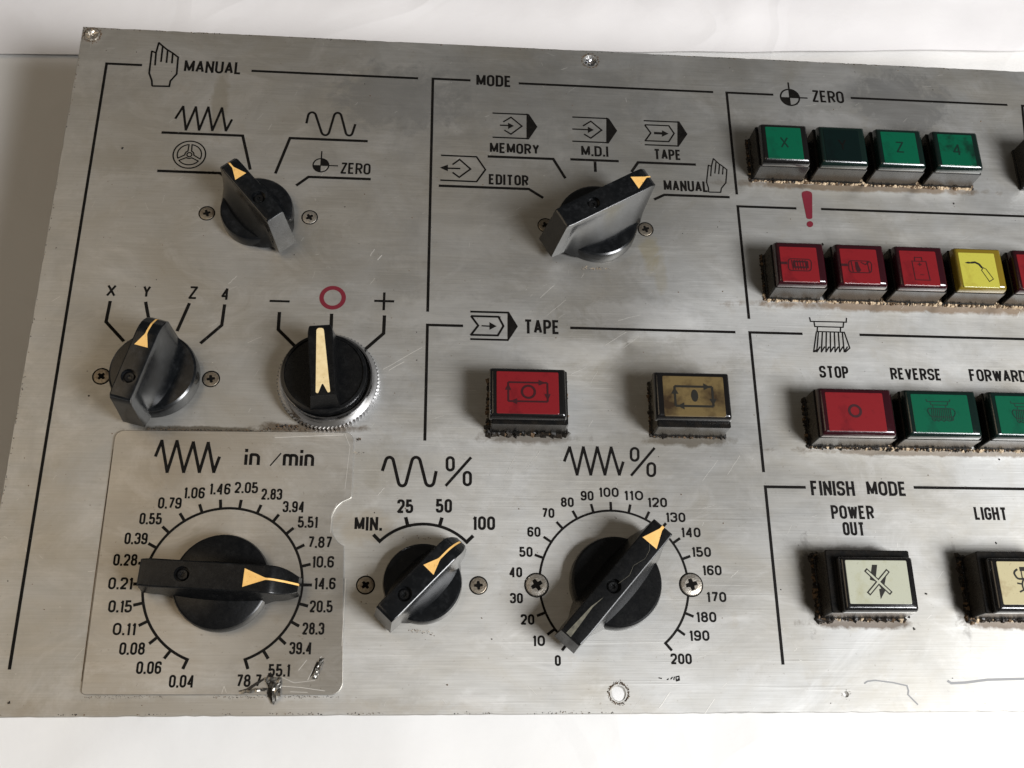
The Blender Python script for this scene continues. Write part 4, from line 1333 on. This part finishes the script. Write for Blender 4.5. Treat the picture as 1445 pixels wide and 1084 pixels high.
MG = [M_GRIME_BLACK, M_GRIME_BROWN, M_GRIME_TAN]


def grime_for(rects):
    for (x0, x1, y0, y1, dens, pal, sp, smax, bk) in rects:
        bm_ = bmesh.new()
        # front edge: outward is -y
        grime_line(bm_, x1, y0, x0, y0, int((x1 - x0) * dens), sp, smax, pal)
        grime_line(bm_, x0, y0, x0, y1, int((y1 - y0) * dens * bk), sp * .7, smax, [0, 0, 0, 1])
        grime_line(bm_, x1, y1, x1, y0, int((y1 - y0) * dens * bk * .5), sp * .5, smax * .8, [0, 0, 1])
        grime_line(bm_, x0, y1, x1, y1, int((x1 - x0) * dens * bk * .6), sp * .6, smax * .8, [0, 0, 0])
        o = link('grime', fin(bm_), MG, panel)
        o['kind'] = 'stuff'


TAN = [0, 1, 1, 2, 2, 2]
BLK = [0, 0, 0, 0, 0, 1]
grime_for([(115.4, 200.2, 206.2, 224, 60, TAN, 1.1, .55, .9), (116.2, 222, 158.0, 175.6, 62, TAN, 1.25, .55, .9), (125.4, 212, 104.3, 122, 38, [0, 0, 1, 2], 1.0, .65, .8),
           (19.7, 45.2, 107.2, 126.2, 85, BLK, 1.7, 1.0, .7), (73.0, 98, 107.2, 126.2, 80, BLK, 1.6, .55, .7), (122.4, 150.2, 48.2, 68.6, 34, [0, 0, 0, 0, 1, 2], 1.2, .9, 2.4), (170.8, 198.6, 48.2, 68.6, 34, [0, 0, 0, 0, 1, 2], 1.2, .9, 2.4)])

# dark chips, dirt specks and rust round the holes
bm_ = bmesh.new()
for _ in range(520):
    x, y = random.uniform(-126, 215), random.uniform(22, 259)
    chunk(bm_, x, y, .0, random.choice([.1, .12, .15, .2, .3]) * random.uniform(.6, 1.1), random.choice([0, 1, 1]))
for (x, y) in [(-108.0, 210.0), (151.8, 49.3), (153.0, 45.6), (-107.4, 117.6), (190.9, 101.5), (160.2, 179.3), (149.5, 180.2), (139.8, 181), (-116.8, 24.3), (177.5, 91.5), (158.5, 56.5), (184.5, 73.0), (162, 206), (191.8, 200)]:
    for _ in range(3):
        chunk(bm_, x + random.uniform(-.25, .25), y + random.uniform(-.2, .2), .0, random.uniform(.25, .5), 0)
for (cx, cy, r_, n_) in ((58.5, 256.6, 2.9, 220), (58.7, 26.4, 2.7, 420), (-124.8, 257.8, 2.7, 330), (128.5, 26, 1.15, 12)):
    for _ in range(n_):
        a = random.uniform(0, 2 * math.pi)
        rr = r_ + abs(random.gauss(0, .35)) * (1 + .8 * noise.noise(Vector((math.cos(a) * 2, math.sin(a) * 2, cx))))
        chunk(bm_, cx + rr * math.cos(a), cy + rr * math.sin(a), .0, random.uniform(.08, .24), random.choice([0, 1, 1]))
# line of dirt along the head of the foil plate and under the chrome ring
for (x0, x1, y, n_, s_) in ((-88, -52, 106.8, 330, .24), (-52, -28, 107.6, 120, .3), (-48, -41, 108.6, 90, .5), (-22.5, -21, 104.5, 25, .3), (-96, -74, 25.7, 90, .16), (-60, -24, 25.6, 120, .2)):
    for _ in range(n_):
        chunk(bm_, random.uniform(x0, x1), y + random.gauss(0, .22), .0, random.uniform(.1, s_), random.choice([0, 0, 1]))
for _ in range(900):
    k = random.random()
    if k < .45:
        x, y = random.uniform(-128, 215), 261.0 - abs(random.gauss(0, .25))
    elif k < .8:
        x, y = random.uniform(-128, 60), 20.7 + abs(random.gauss(0, .25))
    else:
        x, y = -128.2 + abs(random.gauss(0, .2)), random.uniform(21, 261)
    if noise.noise(Vector((x / 9, y / 9, 77))) > -.1:
        chunk(bm_, x, y, .0, random.uniform(.08, .28), random.choice([0, 0, 1]))
for (x, y, r_, n_) in ((57, 168.5, 2.4, 60), (-1, 44.5, 1.6, 40), (-2, 72.8, 5, 22), (2.4, 43.6, .6, 12), (-22, 100, 1.2, 14)):
    for _ in range(n_):
        chunk(bm_, x + random.gauss(0, r_), y + random.gauss(0, .35), .0, random.uniform(.08, .24), random.choice([0, 1, 1, 2]))
o = link('dirt_specks', fin(bm_), MG, panel)
o['kind'] = 'stuff'

bm_ = bmesh.new()
def scratch(x, y, a, l, wd, z):
    n_ = 4
    pts = []
    for i in range(n_ + 1):
        t = i / n_ - .5
        pts.append((x + l * t * math.cos(a) + random.uniform(-.1, .1), y + l * t * math.sin(a) + random.uniform(-.1, .1)))
    ribbon(bm_, pts, wd, z)
zz = .03
for _ in range(300):
    x, y = random.uniform(-126, 215), random.uniform(22, 259)
    zz += .00003
    scratch(x, y, random.choice([.6, .8, 1.0, 2.2, 0.1, .7]) + random.gauss(0, .35), abs(random.gauss(0, 2.0)) + .3, random.uniform(.04, .10), zz)
for (x, y, a, l, wd) in ((-8.5, 133, .58, 15, .16), (-10.5, 130.2, .58, 6, .22), (-20, 172, 1.1, 3, .2), (-17.5, 170, .9, 2.5, .3), (40, 159, .8, 7, .14), (43, 153, .75, 9, .1), (34, 98.5, .9, 8, .12), (27, 97, 1.1, 7, .12), (72.5, 24.5, .9, 6, .25), (85.5, 22, .9, 7, .15),
                       (50, 130, .5, 6, .14), (63, 142, .6, 9, .14), (-66, 160, .9, 4, .15), (92, 96, .9, 9, .1), (100, 98, .95, 8, .1), (60, 88, 1.2, 7, .1), (68, 150, .3, 8, .1), (-14, 87.5, .9, 3, .2)):
    zz += .001
    scratch(x, y, a, l, wd, zz)
o = link('scratches', fin(bm_), M_SCRATCH, panel)
o['kind'] = 'stuff'

# worn corner screw stub and the threaded bush seen in the upper hole
def stub(name, x, y, r_, z, m, lab, jag=.15):
    b = bmesh.new()
    n_ = 18
    ro = [b.verts.new((r_ * (1 + random.uniform(-jag, jag)) * math.cos(2 * math.pi * i / n_), r_ * (1 + random.uniform(-jag, jag)) * math.sin(2 * math.pi * i / n_), z - 4)) for i in range(n_)]
    r1 = [b.verts.new((v.co.x, v.co.y, z)) for v in ro]
    r2 = [b.verts.new((v.co.x * .6, v.co.y * .6, z + random.uniform(-.2, .3))) for v in ro]
    r3 = [b.verts.new((v.co.x * .25, v.co.y * .25, z - random.uniform(.1, .7))) for v in ro]
    for p_, q_ in ((ro, r1), (r1, r2), (r2, r3)):
        for i in range(n_):
            b.faces.new((p_[i], p_[(i + 1) % n_], q_[(i + 1) % n_], q_[i]))
    b.faces.new(r3)
    link(name, fin(b), m, panel, lab, loc=(x, y, 0))


stub('broken_screw', -124.8, 257.8, 2.3, .5, M_SCREW_BRIGHT, 'corroded broken screw in the upper left corner of the plate')
stub('threaded_bush', 58.5, 257.0, 2.1, -1.2, M_CHROME, 'bright threaded bush in the upper middle hole', .04)

# torn and curled foil at the dial plate's lower corner
def crumple(x0, y0, x1, y1, hgt, sd, m, nm, shape):
    b = bmesh.new()
    nx, ny = 11, 11
    g = {}
    for j in range(ny + 1):
        for i in range(nx + 1):
            u, v = i / nx, j / ny
            x = x0 + (x1 - x0) * u; y = y0 + (y1 - y0) * v
            if shape(u, v):
                g[i, j] = b.verts.new((x + .25 * noise.noise(Vector((x, y, sd))), y + .25 * noise.noise(Vector((x, y, sd + 5))), TOPD + .05 + hgt * max(0, math.sin(math.pi * u) * math.sin(math.pi * v)) ** .8 * (.5 + abs(noise.noise(Vector((x * .9, y * .5, sd)))) * 1.6)))
    for j in range(ny):
        for i in range(nx):
            q_ = [(i, j), (i + 1, j), (i + 1, j + 1), (i, j + 1)]
            if all(k in g for k in q_):
                b.faces.new([g[k] for k in q_])
    return link(nm, fin(b), m, dplate)


crumple(-45.6, 23.5, -39.6, 31.8, 1.5, 3, M_EDGE, 'torn_foil', lambda u, v: abs(u - .5 - .12 * math.sin(v * 5)) < .42 * (.25 + v) and v < .95)
crumple(-52.5, 25.9, -44.5, 28.6, .5, 8, M_EDGE, 'torn_foil', lambda u, v: abs(v - .3 - .4 * u) < .22)
crumple(-32.0, 30.5, -28.6, 36.5, .8, 12, M_EDGE, 'torn_foil', lambda u, v: abs(u - .2 - .6 * v) < .28)


def dark_rip(b, z):
    fill(b, [(-44.9, 31.6), (-44.0, 32.6), (-42.6, 30.6), (-41.4, 29.0), (-40.8, 26.8), (-41.8, 25.2), (-43.0, 23.9), (-43.9, 25.4), (-44.7, 26.6), (-44.4, 28.4), (-45.2, 29.8)], z)
    fill(b, [(-53.0, 27.2), (-50.6, 27.9), (-47.8, 29.8), (-45.6, 31.0), (-45.8, 30.2), (-48.4, 28.4), (-50.6, 26.7)], z + .01)
    fill(b, [(-32.6, 31.0), (-31.9, 31.6), (-30.4, 35.2), (-30.8, 35.6), (-31.6, 33.8)], z + .02)


prt('foil_tear', dark_rip, M_GRIME_BLACK, True)
# bright crease ribbons round the torn corner; the right edge's highlight is painted in
def foil_crease_glint(b, z):
    for i, q_ in enumerate([[(-47, 27), (-41, 28.6), (-35, 28.2), (-28, 27.2)], [(-40.5, 31), (-37, 29.5), (-31, 30.2)], [(-52, 26.8), (-47, 27.4)], [(-38, 27.0), (-33, 26.8)], [(-23.8, 40), (-23.6, 60)], [(-25.2, 88), (-24.3, 102), (-26, 106)], [(-33.2, 30.2), (-31.5, 34), (-29.6, 37)],
                            [(-28.9, 74), (-28.9, 80), (-27.4, 83.4)], [(-36, 33), (-33.8, 36)], [(-57.5, 26.5), (-57, 28.6), (-56.2, 26.8)], [(-48, 104.5), (-26.5, 105.8)]]):
        ribbon(b, q_, (.16, .12, .2, .14)[i % 4], z + .0008 * i - .03)


prt('scratches', foil_crease_glint, M_SCRATCH, True)
# brown line painted as the foil plate's shadow along its left edge
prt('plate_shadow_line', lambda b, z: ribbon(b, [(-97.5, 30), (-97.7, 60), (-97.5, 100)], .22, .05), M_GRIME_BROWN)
